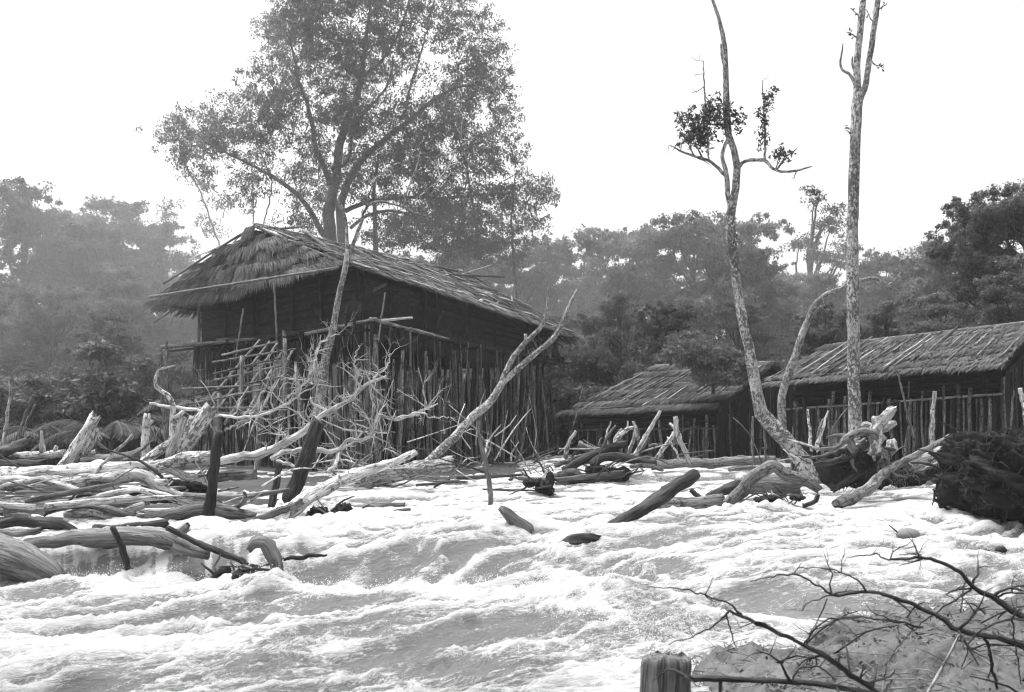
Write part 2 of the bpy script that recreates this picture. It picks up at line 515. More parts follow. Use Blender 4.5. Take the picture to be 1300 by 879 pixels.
# droplets thrown up where the current drops
rs = np.random.default_rng(17)
ii = rs.choice(WX.size, 6000, p=(foot * (WPX > 40) * (WPX < 900)).ravel() / (foot * (WPX > 40) * (WPX < 900)).sum())
c_ = np.stack([WX.ravel()[ii], WY.ravel()[ii], WZ.ravel()[ii]], -1) + np.abs(rs.normal(size=(6000, 3))) * [.05, .08, .07] * rs.random((6000, 1))
rad_ = rs.uniform(.002, .008, 6000)[:, None, None]
oct_ = np.array([[1, 0, 0], [-1, 0, 0], [0, 1, 0], [0, -1, 0], [0, 0, 1], [0, 0, -1.]])
fo_ = np.array([[0, 2, 4], [2, 1, 4], [1, 3, 4], [3, 0, 4], [2, 0, 5], [1, 2, 5], [3, 1, 5], [0, 3, 5]])
sp_ = put('spray', (c_[:, None, :] + oct_[None] * rad_).reshape(-1, 3), (np.arange(6000)[:, None, None] * 6 + fo_[None]).reshape(-1, 3), M['foamdrop'], kind='stuff')

# mud bank in the right foreground
bx_ = np.linspace(0.6, 9.0, 290); by_ = np.linspace(2.6, 10.2, 260)
BX, BY = np.meshgrid(bx_, by_)
far = np.interp(BX, [1.0, 1.6, 2.4, 3.0, 3.8, 4.8, 9], [6.3, 7.4, 8.1, 8.35, 8.5, 9.0, 9.4]) + 0.7 * (fbm(BX * 1.4, BX * 0, 15, 3) - .5)
ins = np.minimum((far - BY) * 0.9, (BX - 1.0 - 0.03 * BY + .5 * (fbm(BY * 1.3, BY * 0, 16, 3) - .5)) * 0.9)
BZ = -0.95 + 0.70 * sstep(-0.5, 0.25, ins) + 0.20 * sstep(0.2, 2.2, ins) + 0.20 * sstep(2.6, 5, BX) \
    + 0.22 * (fbm(BX * 1.1, BY * 1.1, 18, 3) - .5) * sstep(-.2, .6, ins) + 0.17 * (ridged(BX * 3.1, BY * 3.1, 19, 4) - .5) + 0.10 * (fbm(BX * 8, BY * 8, 20, 3) - .5) + 0.05 * (ridged(BX * 17, BY * 17, 23, 3) - .6)
put('mud_bank', np.stack([BX, BY, BZ], -1).reshape(-1, 3), grid_faces(260, 290), M['mud'], kind='structure')

# ------------------------------------------------------------------ foliage
def leaf_mesh(name, centers, radii, per, size, mat, flat=0.75, droop=0.25, seed=0, lvbase=None, aspect=0.42):
    r = np.random.default_rng(seed)
    n = len(centers)
    cnt = np.full(n, per) if np.isscalar(per) else np.asarray(per)
    idx = np.repeat(np.arange(n), cnt)
    k = len(idx)
    dirs = r.normal(size=(k, 3)); dirs /= np.linalg.norm(dirs, axis=1)[:, None]
    rad = r.random(k) ** 0.45
    off = dirs * rad[:, None] * np.asarray(radii)[idx][:, None] * np.array([1, 1, flat])
    c = np.asarray(centers)[idx] + off
    ax = dirs * 0.6 + r.normal(size=(k, 3)) * 0.7; ax[:, 2] -= droop
    ax /= np.linalg.norm(ax, axis=1)[:, None]
    sd = np.cross(ax, r.normal(size=(k, 3)) * 0.6 + np.array([0, 0, 1])); sd /= np.linalg.norm(sd, axis=1)[:, None] + 1e-9
    L = size * (0.55 + 0.9 * r.random(k)); w = L * aspect
    v = np.empty((k, 4, 3))
    v[:, 0] = c - ax * (L * .5)[:, None]; v[:, 2] = c + ax * (L * .5)[:, None]
    mid = c - np.array([0, 0, 1]) * (L * .0)[:, None]
    v[:, 1] = mid + sd * (w * .5)[:, None]; v[:, 3] = mid - sd * (w * .5)[:, None]
    f = np.arange(k * 4).reshape(k, 4)
    clv = r.random(n)
    lv = np.clip(0.5 * clv[idx] + 0.5 * r.random(k), 0, 1)
    return make_mesh(name, v.reshape(-1, 3), f, mat, None, False, {'lv': np.repeat(lv, 4)})

def lobe_clumps(lobes, dens, r, shell=0.55):
    """lobes: (x,y,z,rx,ry,rz) -> clump centres"""
    out = []
    for (x, y, z, a, b, c) in lobes:
        n = max(3, int(dens * (a * b * c) ** (2 / 3.)))
        d = r.normal(size=(n, 3)); d /= np.linalg.norm(d, axis=1)[:, None]
        rad = shell + (1 - shell) * r.random(n) ** 0.6
        rad[r.random(n) < 0.12] *= 1.18
        out.append(np.array([x, y, z]) + d * rad[:, None] * np.array([a, b, c]))
    return np.vstack(out)

def limb(a, b, r0, r1, sag, r, n=6, wob=0.15):
    a = np.asarray(a, float); b = np.asarray(b, float)
    mid = (a + b) / 2 + r.normal(size=3) * np.linalg.norm(b - a) * 0.10 + np.array([0, 0, sag])
    return tube(np.array([[*a, r0], [*mid, (r0 + r1) / 2], [*b, r1]]), n, 0.1, None, 0.05)

# --- forest tree prototypes: unit trees about 12 m high, then copied
def proto_tree(seed, H, crown0, wid, nl, per, size, mat, bark, dens=9.0, slender=False):
    r = np.random.default_rng(seed)
    parts = []
    tr = 0.018 * H
    lean = r.normal(size=2) * 0.03 * H
    top = np.array([lean[0], lean[1], H * 0.86])
    parts.append(tube(np.array([[0, 0, -0.4, tr * 1.3], [lean[0] * .2, lean[1] * .3, H * .3, tr], [lean[0] * .6, lean[1] * .5, H * .6, tr * .7], [*top, tr * .25]]), 8, 0.1, None, 0.08))
    lobes = []
    for i in range(nl):
        z = H * (crown0 + (1 - crown0) * ((i + .5) / nl)) * (0.96 + 0.06 * r.random())
        t = (z / H - crown0) / (1 - crown0)
        env = (math.sin(math.pi * min(1, 0.18 + 0.80 * t)) ** 0.7) if not slender else (0.35 + 0.65 * math.sin(math.pi * (0.15 + .75 * t)))
        a = r.random() * 6.283; q = wid * env * (0.25 + 0.75 * r.random())
        s = wid * (0.16 + 0.26 * r.random() ** 1.5) * (0.75 + .35 * env)
        c = np.array([math.cos(a) * q + lean[0] * t, math.sin(a) * q + lean[1] * t, z])
        lobes.append((c[0], c[1], min(c[2], H - s * .4), s * 1.25, s * 1.25, s * 0.58))
        k = max(0.12, z / H - 0.22)
        st = np.array([lean[0] * k, lean[1] * k, H * k])
        parts.append(limb(st, c, tr * 0.35, tr * 0.10, 0.2, r, 5))
    cl = []
    for (x, y, z, a, b, c) in lobes:
        nsp = int(r.integers(5, 10)); need = max(8, int(dens * .9 * (a * b * c) ** (2 / 3.)))
        dirs = r.normal(size=(nsp, 3)); dirs[:, 2] = np.abs(dirs[:, 2]) * .8 - .15; dirs /= np.linalg.norm(dirs, axis=1)[:, None]
        ln = r.uniform(.6, 1.55, nsp)
        w = r.integers(0, nsp, need); t = r.random(need) ** .6
        cl.append(np.array([x, y, z]) + dirs[w] * (t * ln[w])[:, None] * np.array([a, b, c * 1.25]) + r.normal(size=(need, 3)) * .13 * a * np.array([1, 1, .6]))
        for q in range(nsp):
            if r.random() < .4:
                e = np.array([x, y, z]) + dirs[q] * ln[q] * .9 * np.array([a, b, c * 1.25])
                parts.append(limb((x, y, z), e, tr * .10, tr * .03, .02, r, 4))
    cl = np.vstack(cl)
    cl[:, 2] = np.minimum(cl[:, 2], H * 1.03)
    v, f, tc = join(parts)
    tm = make_mesh('trunk', v, f, bark, tc)
    cm = leaf_mesh('crown', cl, 0.16 + 0.30 * r.random(len(cl)) ** 1.5, per, size, mat, 0.7, 0.3, seed)
    return tm, cm

PROTO = [
    proto_tree(1, 12, 0.16, 3.6, 30, 62, 0.155, M['leaf'], M['bark'], 46),
    proto_tree(2, 12, 0.22, 4.3, 24, 60, 0.18, M['leaf'], M['bark'], 40),
    proto_tree(3, 12, 0.12, 3.2, 30, 62, 0.145, M['leaf'], M['bark'], 48),
    proto_tree(4, 12, 0.30, 3.9, 20, 56, 0.17, M['leaf'], M['trunkgrey'], 42),
    proto_tree(5, 12, 0.45, 2.4, 20, 36, 0.13, M['leaf'], M['trunkgrey'], 36, True),
]
SHRUB = [proto_tree(11, 3.2, 0.05, 1.5, 12, 40, 0.16, M['shrub'], M['bark'], 40),
         proto_tree(12, 3.2, 0.05, 1.9, 12, 40, 0.14, M['shrub'], M['bark'], 40)]

def plant_tree(px, top, d, kind, label, group, wscale=1.0, base=None, protos=PROTO, name='forest_tree', cat='tree', H0=12.0, seed=0):
    x = (px - 650) / F * d
    zb = float(ground_z(np.array([x]), np.array([float(d)]))[0]) - 0.1 if base is None else base
    H = EYE + (HOR - top) / F * d - zb
    s = H / H0
    o = thing(name, (x, d, zb), label, cat, group)
    rz = (seed * 2.399) % 6.283
    tm, cm = protos[kind]
    a = link_copy('trunk', tm, (x, d, zb), (0, 0, rz), (s * wscale, s * wscale, s), o)
    b = link_copy('crown', cm, (x, d, zb), (0, 0, rz), (s * wscale, s * wscale, s), o)
    b['kind'] = 'stuff'
    return o

L_LEFT = 'hazy broadleaf tree in the forest wall left of the big stilt house'
L_MID = 'leafy tree in the forest between the big stilt house and the low hut'
L_CEN = 'leafy forest tree rising behind the low hut with the bush on its roof'
L_RIGHT = 'leafy forest tree rising behind the long low hut on the right'
L_BACK = 'far forest tree filling the gaps in the back row of the jungle'
trees = [
    (-75, 230, 44, 1, L_LEFT, 1.0), (25, 243, 47, 0, L_LEFT, 1.0), (70, 275, 52, 3, L_LEFT, 1.0), (120, 283, 46, 1, L_LEFT, .9), (155, 262, 50, 2, L_LEFT, 1.0),
    (208, 285, 49, 0, L_LEFT, .8), (180, 340, 43, 2, L_LEFT, .9), (60, 370, 40, 1, L_LEFT, 1.0), (-30, 380, 37, 2, L_LEFT, 1.1), (130, 400, 37, 0, L_LEFT, 1.1), (240, 350, 54, 3, L_LEFT, .9),
    (545, 330, 60, 1, L_MID, .9), (600, 305, 56, 0, L_MID, 1.0), (655, 320, 54, 2, L_MID, 1.0), (700, 315, 58, 1, L_MID, .9), (740, 297, 56, 3, L_MID, .9), (715, 400, 47, 2, L_MID, 1.0), (640, 390, 50, 0, L_MID, .9), (775, 335, 52, 2, L_MID, .9),
    (832, 292, 58, 3, L_CEN, 1.0), (880, 275, 55, 0, L_CEN, 1.05), (925, 280, 57, 1, L_CEN, .9), (965, 318, 54, 2, L_CEN, .8), (790, 375, 47, 0, L_CEN, .9), (860, 390, 45, 1, L_CEN, .9), (930, 385, 48, 2, L_CEN, 1.0), (1000, 350, 60, 0, L_CEN, .9),
    (1060, 348, 56, 2, L_RIGHT, .9), (1110, 333, 60, 1, L_RIGHT, .9), (1150, 328, 55, 0, L_RIGHT, .9), (1190, 312, 52, 3, L_RIGHT, .9), (1228, 285, 50, 2, L_RIGHT, .9), (1265, 262, 46, 1, L_RIGHT, .9), (1305, 236, 44, 0, L_RIGHT, 1.0), (1370, 230, 42, 3, L_RIGHT, 1.0),
    (1050, 395, 45, 1, L_RIGHT, 1.0), (1130, 385, 43, 0, L_RIGHT, 1.0), (1210, 370, 41, 2, L_RIGHT, 1.0), (1290, 350, 38, 0, L_RIGHT, 1.0)]
grp = {L_LEFT: 'forest left of the big house', L_MID: 'forest between the houses', L_CEN: 'forest behind the middle hut', L_RIGHT: 'forest behind the right hut', L_BACK: 'far back row of the forest'}
OWN = {L_LEFT: iter(['hazy tree at the very left edge of the forest', 'domed tree on the skyline at far left', 'pale hazy tree right of the domed left skyline tree', 'dip in the left skyline, shorter tree between two domes', 'leafy skyline tree midway between left edge and big house', 'last skyline tree just left of the big house roof', 'shorter tree below the skyline left of the thatched roof', 'low tree in front of the left forest, below the dome', 'lowest tree at the left edge above the poking log', 'low spreading tree behind the broken white log', 'tree half hidden behind the left roof corner of the big house']),
       L_MID: iter(['tree peeping over the middle of the big house ridge', 'tree in the smoke right of the great tree trunk', 'dark tree below the right side of the great crown', 'tree on the skyline left of the knobbly pointed tree', 'knobbly pointed tree standing up right of the great tree', 'low tree right of the far end of the big house', 'low tree directly behind the far end of the big house', 'shorter tree between the knobbly tree and the broad centre tree']),
       L_CEN: iter(['pale feathery tree at the left side of the broad centre crown', 'broad domed tree left of the crooked pale tree', 'domed tree directly behind the crooked pale tree top', 'tree stepping down right of the crooked pale tree', 'low tree behind the left end of the middle hut', 'low tree behind the middle of the middle hut roof', 'low tree behind the gap between the two low huts', 'hazy tree under the slender open-crowned tree']),
       L_RIGHT: iter(['tree left of the tall straight pale trunk, on the skyline', 'tree just right of the tall pale trunk, far back', 'second skyline tree right of the tall pale trunk', 'skyline tree where the right forest starts to rise', 'rising skyline tree left of the tall right corner trees', 'tall dark tree near the right edge', 'tallest dark tree cut by the right edge', 'tree wholly at the right margin behind the gable', 'low tree behind the left end of the long hut roof', 'low tree behind the middle of the long hut roof', 'low tree behind the right half of the long hut roof', 'low dark tree above the right end of the long hut ridge'])}
for i, (px, top, d, k, lab, ws) in enumerate(trees):
    plant_tree(px, top, d, k, next(OWN[lab]), grp[lab], ws, seed=i + 1)
plant_tree(1022, 243, 62, 4, 'slender open-crowned tree standing alone above the forest between the two pale bare trunks', None, 0.95, seed=3)
for i, px in enumerate(range(-120, 1500, 90)):
    plant_tree(px + (i * 37) % 40, 338 + (i * 53) % 30, 74 + (i * 29) % 12, i % 4, L_BACK, grp[L_BACK], 1.1, seed=i + 60)
L_SH = 'leafy understorey shrub at the foot of the forest'
k = 0
for (a, b, d0, d1, n) in [(-80, 230, 31, 40, 16), (640, 800, 45, 50, 10), (800, 1330, 44, 50, 18), (230, 640, 50, 56, 8)]:
    for i in range(n):
        px = a + (b - a) * (i + .5) / n + rng.uniform(-8, 8); d = rng.uniform(d0, d1)
        plant_tree(px, rng.uniform(440, 490), d, k % 2, L_SH, 'understorey shrubs along the forest edge', rng.uniform(1.0, 1.5), None, SHRUB, 'forest_shrub', 'shrub', 3.2, seed=k); k += 1
# clumps hanging over the middle hut
for (px, top, d, ws, lab) in [(782, 420, 45, .6, 'round dark leaf clump left of the bush over the middle hut'), (822, 421, 46, .5, 'small round leaf clump between two bushes above the middle hut'),
                              (868, 424, 44.5, .7, 'tall bush growing up behind the middle hut roof')]:
    plant_tree(px, top, d, 1, lab, None, ws, None, SHRUB, 'bush', 'bush', 3.2, seed=int(px))
def px_lobes(lst, d, r, dz=1.0, depth=0.9):
    out = []
    for (cx, cy, rx, ry) in lst:
        c = P(cx, cy, d + r.normal() * dz)
        out.append((*c, rx / F * d, rx / F * d * depth, ry / F * d))
    return out
r5 = np.random.default_rng(55)
bd = 33.0
lob = px_lobes([(905, 456, 36, 18), (878, 446, 30, 16), (932, 468, 24, 12), (860, 452, 20, 11), (905, 480, 26, 9), (870, 432, 24, 9), (945, 478, 14, 8)], bd, r5, .4)
cl = lobe_clumps(lob, 190, r5, .3)
b = thing('creeper_bush', P(905, 490, bd), 'dense leafy bush sprawling over the roof of the middle hut', 'bush')
o = bpy.data.objects.new('crown', leaf_mesh('crown', cl - P(905, 490, bd), 0.18 + .15 * r5.random(len(cl)), 34, 0.14, M['shrub'], .7, .2, 5)); C.objects.link(o); o.parent = b; o['kind'] = 'stuff'
put('stem', *tube(px4([(900, 560, 3), (905, 500, 2.5), (905, 465, 1.5)], bd + 1.2), 6)[:2], M['bark'], b)

# --- the great tree behind the big house
GD = 50.0
rb = np.random.default_rng(77)
gt = thing('great_tree', P(425, 560, GD) * [1, 1, 0] + [0, 0, .1], 'tall spreading tree with several grey trunks rising behind the big stilt house', 'tree')
limbs = [
    [(424, 575, 22), (420, 320, 19), (418, 270, 17), (421, 220, 14), (429, 180, 12), (441, 140, 10), (455, 100, 8), (462, 50, 6), (466, 0, 4), (468, -50, 2)],
    [(440, 575, 18), (436, 300, 14), (438, 250, 11), (455, 205, 9), (480, 180, 8), (512, 152, 7), (545, 133, 5.5), (577, 118, 4), (612, 108, 2.5)],
    [(412, 300, 9), (385, 255, 7), (347, 226, 5), (310, 205, 3.5), (268, 188, 2)],
    [(420, 235, 8), (405, 195, 7), (397, 150, 6), (386, 110, 4), (376, 55, 2)],
    [(512, 152, 4), (524, 100, 3.2), (540, 55, 2.2), (552, 5, 1.5)],
    [(438, 268, 7), (470, 256, 6), (515, 247, 5), (560, 243, 3.5), (610, 240, 2.2)],
    [(445, 290, 5), (470, 275, 4.5), (500, 268, 4), (540, 278, 2)],
    [(455, 100, 5), (480, 80, 4), (505, 50, 3), (520, 0, 2)],
    [(421, 215, 6), (440, 200, 5), (455, 160, 4), (490, 110, 3), (500, 70, 2)],
    [(480, 575, 10), (478, 310, 7), (479, 250, 5), (485, 205, 3)],
    [(330, 300, 2), (345, 235, 2), (330, 190, 1.5), (322, 150, 1)],
    [(290, 345, 2.5), (262, 255, 2.2), (240, 215, 1.8), (228, 180, 1)],
    [(322, 305, 2), (320, 250, 1.8), (316, 200, 1)],
    [(610, 330, 5), (600, 260, 4), (590, 200, 3), (575, 150, 2)],
    [(660, 420, 4), (650, 300, 3.5), (652, 255, 2.5), (655, 220, 1.5)],
]
for i, l in enumerate(limbs):
    pts = px4(l, GD); pts[:, 3] *= 0.44
    pts[1:, 1] += np.cumsum(rb.normal(size=len(pts) - 1)) * 0.5
    v, f, tc = tube(pts, 9, 0.06, None, 0.06)
    put('trunk' if i in (0, 1, 9) else 'branch', v, f, M['trunkgrey'], gt, tc)
globes = [(450, -50, 115, 50), (420, 30, 75, 50), (520, 0, 85, 55), (598, 50, 42, 50), (372, 60, 42, 50), (350, 105, 40, 38), (480, 70, 70, 36), (590, 120, 50, 36),
          (622, 95, 34, 38), (560, 190, 75, 42), (630, 195, 44, 30), (655, 248, 48, 26), (600, 255, 55, 30), (520, 225, 55, 35), (665, 283, 25, 16), (690, 240, 20, 14),
          (310, 150, 50, 34), (255, 165, 45, 30), (222, 178, 28, 22), (300, 185, 55, 22), (375, 150, 50, 35), (330, 232, 36, 18), (262, 225, 20, 16), (432, 100, 50, 40), (465, 150, 50, 28),
          (214, 265, 14, 12), (240, 200, 22, 20), (345, 40, 24, 26), (540, 150, 60, 30), (480, 200, 40, 22), (545, 285, 70, 24), (620, 300, 40, 20), (275, 290, 14, 10), (270, 262, 10, 10), (385, 225, 30, 20), (395, 20, 40, 40), (640, 150, 22, 18), (500, 300, 45, 20), (580, 310, 50, 22), (560, 265, 55, 22), (640, 320, 45, 18), (432, 215, 30, 22), (402, 250, 32, 18), (462, 240, 32, 20), (442, 150, 36, 26), (385, 280, 30, 14), (400, 195, 26, 22), (300, 255, 22, 12)]
lob = px_lobes(globes, GD, rb, 1.6)
cl = lobe_clumps(lob, 44, rb, 0.30)
cl = cl + rb.normal(size=cl.shape) * .25
cl = cl[cl[:, 2] < 27]
for c in cl[rb.random(len(cl)) < 0.10]:       # twigs carrying the clumps
    q = c + rb.normal(size=3) * 0.2 + np.array([0, 0, -0.4])
    v, f, tc = tube(np.array([[*q, .03], [*((q + c) / 2 + rb.normal(size=3) * .1), .02], [*c, .008]]), 4, 0)
    if 'tw' not in globals(): tw = []
    tw.append((v, f, tc))
put('twigs', *join(tw)[:2], M['trunkgrey'], gt, join(tw)[2], kind='stuff')
base = np.array(gt.location)
o = bpy.data.objects.new('crown', leaf_mesh('crown', cl - base, 0.20 + .34 * rb.random(len(cl)), 44, 0.15, M['leafbig'], .8, .5, 9, aspect=.38))
C.objects.link(o); o.parent = gt; o['kind'] = 'stuff'
print('great crown clumps', len(cl), 'leaves', len(cl) * 34)

# --- feathery palms by the left bank
def frond(base, tip, sag, n, ll, r):
    base = np.asarray(base); tip = np.asarray(tip)
    mid = (base + tip) / 2 + np.array([0, 0, sag])
    t = np.linspace(0, 1, 14)[:, None]
    sp = base * (1 - t) ** 2 + 2 * mid * t * (1 - t) + tip * t ** 2
    vs, fs = [], []
    for i in range(n):
        k = 0.12 + .88 * i / n
        p = base * (1 - k) ** 2 + 2 * mid * k * (1 - k) + tip * k * k
        tg = 2 * (1 - k) * (mid - base) + 2 * k * (tip - mid); tg /= np.linalg.norm(tg)
        sd = np.cross(tg, [0, 0, 1.]); sd /= np.linalg.norm(sd) + 1e-9
        for s in (-1, 1):
            L = ll * math.sin(math.pi * (0.15 + .8 * k)) * r.uniform(.8, 1.1)
            d = sd * s * .8 + tg * .7 + np.array([0, 0, -.45]) + r.normal(size=3) * .08
            d /= np.linalg.norm(d); w = np.cross(d, [0, 0, 1.]) ; w = w / (np.linalg.norm(w) + 1e-9) * .018
            b0 = len(vs); e = p + d * L + np.array([0, 0, -.12 * L])
            vs += [p - w, p + w, p + d * L * .5 + w * 1.3, e, p + d * L * .5 - w * 1.3]
            fs.append([b0, b0 + 1, b0 + 2, b0 + 3, b0 + 4])
    return np.array(vs), fs, sp
rp = np.random.default_rng(4)
for (px, py, d, nf, rad, lab) in [(140, 560, 29, 11, 2.2, 'arching feathery palm on the left bank behind the broken white log'), (238, 520, 33, 9, 1.6, 'feathery palm tucked against the left end of the big house'),
                                  (60, 560, 30, 9, 1.8, 'low feathery palm behind the log pile at far left')]:
    c = P(px, py, d); zb = 0.1
    pl = thing('palm', (c[0], c[1], zb), lab, 'palm')
    put('stem', *tube(np.array([[c[0], c[1], zb - .2, .09], [c[0], c[1], c[2] * .6, .07], [*c, .05]]), 7)[:2], M['bark'], pl)
    for i in range(nf):
        a = 6.283 * i / nf + rp.normal() * .2
        tip = c + np.array([math.cos(a) * rad, math.sin(a) * rad, rp.uniform(-.6, .5)])
        v, f, sp = frond(c, tip, rad * .45, 26, .55, rp)
        fo = put('frond', v, f, M['fern'], pl, attrs={'lv': rp.random(len(v))}, smooth=False)
        put('frond_rib', *tube(np.column_stack([sp, np.linspace(.022, .006, len(sp))]), 4, 0)[:2], M['fern'], fo)

# ------------------------------------------------------------------ houses
def blades(a, b, down, nrm, n, L, w, r, jit=0.18, lift=0.03, lvr=(0, 1), curl=0.1):
    """ragged leaf blades hanging from line a-b"""
    a = np.asarray(a); b = np.asarray(b)
    t = r.random(n)
    org = a[None] * (1 - t[:, None]) + b[None] * t[:, None]
    along = (b - a) / (np.linalg.norm(b - a) + 1e-9)
    dr = down[None] + along[None] * r.normal(size=(n, 1)) * jit + nrm[None] * (lift + r.normal(size=(n, 1)) * 0.04)
    dr /= np.linalg.norm(dr, axis=1)[:, None]
    LL = L * (0.55 + 0.7 * r.random(n)); ww = w * (0.5 + r.random(n)) * .5
    sd = along[None] + nrm[None] * r.normal(size=(n, 1)) * .35
    org = org + nrm[None] * (r.random((n, 1)) * 0.07)
    mid = org + dr * (LL * .55)[:, None]
    end = org + dr * LL[:, None] + np.array([0, 0, -1.]) * (LL * curl * r.random(n))[:, None]
    v = np.stack([org - sd * ww[:, None], org + sd * ww[:, None], mid + sd * (ww * 1.1)[:, None], end + sd * (ww * .25)[:, None], end - sd * (ww * .25)[:, None], mid - sd * (ww * 1.1)[:, None]], 1)
    i = np.arange(n)[:, None] * 6
    f = np.concatenate([i + np.array([[0, 1, 2, 5]]), i + np.array([[5, 2, 3, 4]])])
    lv = np.repeat(lvr[0] + (lvr[1] - lvr[0]) * r.random(n), 6)
    return v.reshape(-1, 3), f, lv

def thatch_face(parent, TL, TR, BL, BR, courses, dens, L, w, mat, r, jit=.18, lift=.05, curl=.12, wavy=.06):
    TL, TR, BL, BR = map(lambda q: np.asarray(q, float), (TL, TR, BL, BR))
    nrm = np.cross(BR - BL, (TL + TR) / 2 - (BL + BR) / 2); nrm /= np.linalg.norm(nrm)
    if nrm[2] < 0: nrm = -nrm
    for k in range(courses):
        t = (k + (0.55 if k else 0.30)) / courses
        a = BL * (1 - t) + TL * t; b = BR * (1 - t) + TR * t
        down = (BL + BR) / 2 - (TL + TR) / 2
        ln = np.linalg.norm(b - a)
        if ln < 0.2: continue
        vs, fs, ls, off = [], [], [], 0
        seg = max(1, int(ln / 1.2))
        for s in range(seg):
            p0 = a + (b - a) * s / seg; p1 = a + (b - a) * (s + 1) / seg
            c = (p0 + p1) / 2
            tt = (s + .5) / seg
            dn = (BL + (BR - BL) * tt) - (TL + (TR - TL) * tt); dn = dn / np.linalg.norm(dn)
            j = nrm * (0.03 + wavy * r.random()) + dn * r.normal() * 0.06
            v, f, lv = blades(p0 + j, p1 + j, dn, nrm, max(4, int(dens * np.linalg.norm(p1 - p0))), L, w, r, jit, lift, (0.0, 1.0), curl)
            sh = r.random()
            vs.append(v); fs.append(f + off); ls.append(lv * .6 + .4 * sh); off += len(v)
        put('thatch_course', np.vstack(vs), np.vstack(fs), mat, parent, smooth=False, attrs={'lv': np.concatenate(ls)}, kind='stuff')

def slab(pts, th):
    pts = np.asarray(pts, float)
    n = np.cross(pts[1] - pts[0], pts[2] - pts[0]); n /= np.linalg.norm(n)
    if n[2] < 0: n = -n
    k = len(pts)
    v = np.vstack([pts, pts - n * th])
    f = [list(range(k)), list(range(2 * k - 1, k - 1, -1))] + [[i, (i + 1) % k, (i + 1) % k + k, i + k] for i in range(k)]
    return v, f, v.copy()

def roof_sheet(TL, TR, BL, BR, drop=.10, th=.05, n=10):
    t = np.linspace(0, 1, n)
    g = [[lerp(lerp(BL, BR, .01 + .98 * u), lerp(TL, TR, .01 + .98 * u), .06 + .94 * w) for u in t] for w in t]
    g = np.array(g).reshape(-1, 3) - np.array([0, 0, drop])
    f = grid_faces(n, n)
    v = np.vstack([g, g - np.array([0, 0, th])])
    return v, np.vstack([f, f[:, ::-1] + n * n]), v.copy()

def lerp(a, b, t): return np.asarray(a, float) * (1 - t) + np.asarray(b, float) * t

def pole(name, a, b, r0, r1, mat, parent, n=6, rough=.08, wob=.015, label=None):
    v, f, tc = tube(np.array([[*a, r0], [*b, r1]]), n, rough, max(0.25, np.linalg.norm(np.asarray(b) - a) / 8), wob)
    o = put(name, v, f, mat, parent, tc, origin=np.asarray(a, float))
    if label: o['label'] = label
    return o

# shared unit poles for stilts
UNIT = []
for i in range(7):
    v, f, tc = tube(np.array([[0, 0, 0, 1.0], [0, 0, 1.0, .8]]), 7, .12, .09, 0)
    v = v.copy()
    w = fbm(v[:, 2] * 2.5, v[:, 2] * 0, 300 + i, 2) - .5
    tc = np.column_stack([v[:, 0] * .06, v[:, 1] * .06, v[:, 2] * 4]) + i * 3
    v[:, 0] += w * 1.6; v[:, 1] += (fbm(v[:, 2] * 2.5, v[:, 2] * 0 + 5, 320 + i, 2) - .5) * 1.6
    UNIT.append(make_mesh('stilt', v, f, M['stilt'], tc))
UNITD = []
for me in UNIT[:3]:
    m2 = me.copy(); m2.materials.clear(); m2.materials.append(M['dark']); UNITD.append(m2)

def upole(name, a, b, r, parent, i, meshes=UNIT):
    a = np.asarray(a, float); b = np.asarray(b, float)
    q = Vector(b - a).to_track_quat('Z', 'Y').to_euler()
    return link_copy(name, meshes[i % len(meshes)], a, q, (r, r, float(np.linalg.norm(b - a))), parent)

rh = np.random.default_rng(21)
# ---- the big stilt house
A, B, Cc = P(475, 407, 28), P(245, 437, 36), P(705, 459, 40)
A[2] = 4.38; B[2] = 4.36; Cc[2] = 4.05
Dd = B + Cc - A; Dd[2] = 4.2
A1, B1, C1 = P(441, 338, 28.5), P(194, 388, 36.5), P(728, 428, 41)
D1 = B1 + C1 - A1; D1[2] = 5.5
R1, R2 = P(325, 288, 33), P(600, 353, 43)
house = thing('stilt_house', (*((A + B + Cc + Dd) / 4)[:2], 0.1), 'big dark thatched house raised on a forest of thin stilts left of centre', 'house')
_s = roof_sheet(R1, R2, A1, C1)
roof = put('roof', _s[0], _s[1], M['under'], house, _s[2], False, origin=R1)
for q in ((R1, R1, B1, A1), (R2, R2, C1, D1), (R2, R1, D1, B1)):
    s = roof_sheet(*q); put('roof_panel', s[0], s[1], M['under'], roof, s[2], False)
ce = (A + B + Cc + Dd) / 4
def grow(p, k=1.0): return p
thatch_face(roof, R1, R1, B1, A1, 9, 330, .46, .019, M['thatch'], rh, .26, .10, .18, .20)
thatch_face(roof, R1, R2, A1, C1, 10, 210, .6, .024, M['thatch'], rh, .5, .03, .06, .07)
thatch_face(roof, R2, R2, C1, D1, 6, 40, .8, .08, M['thatch'], rh, .2, .05, .1)
thatch_face(roof, R1, R2, B1, D1, 6, 30, .9, .09, M['thatch'], rh, .2, .05, .1)
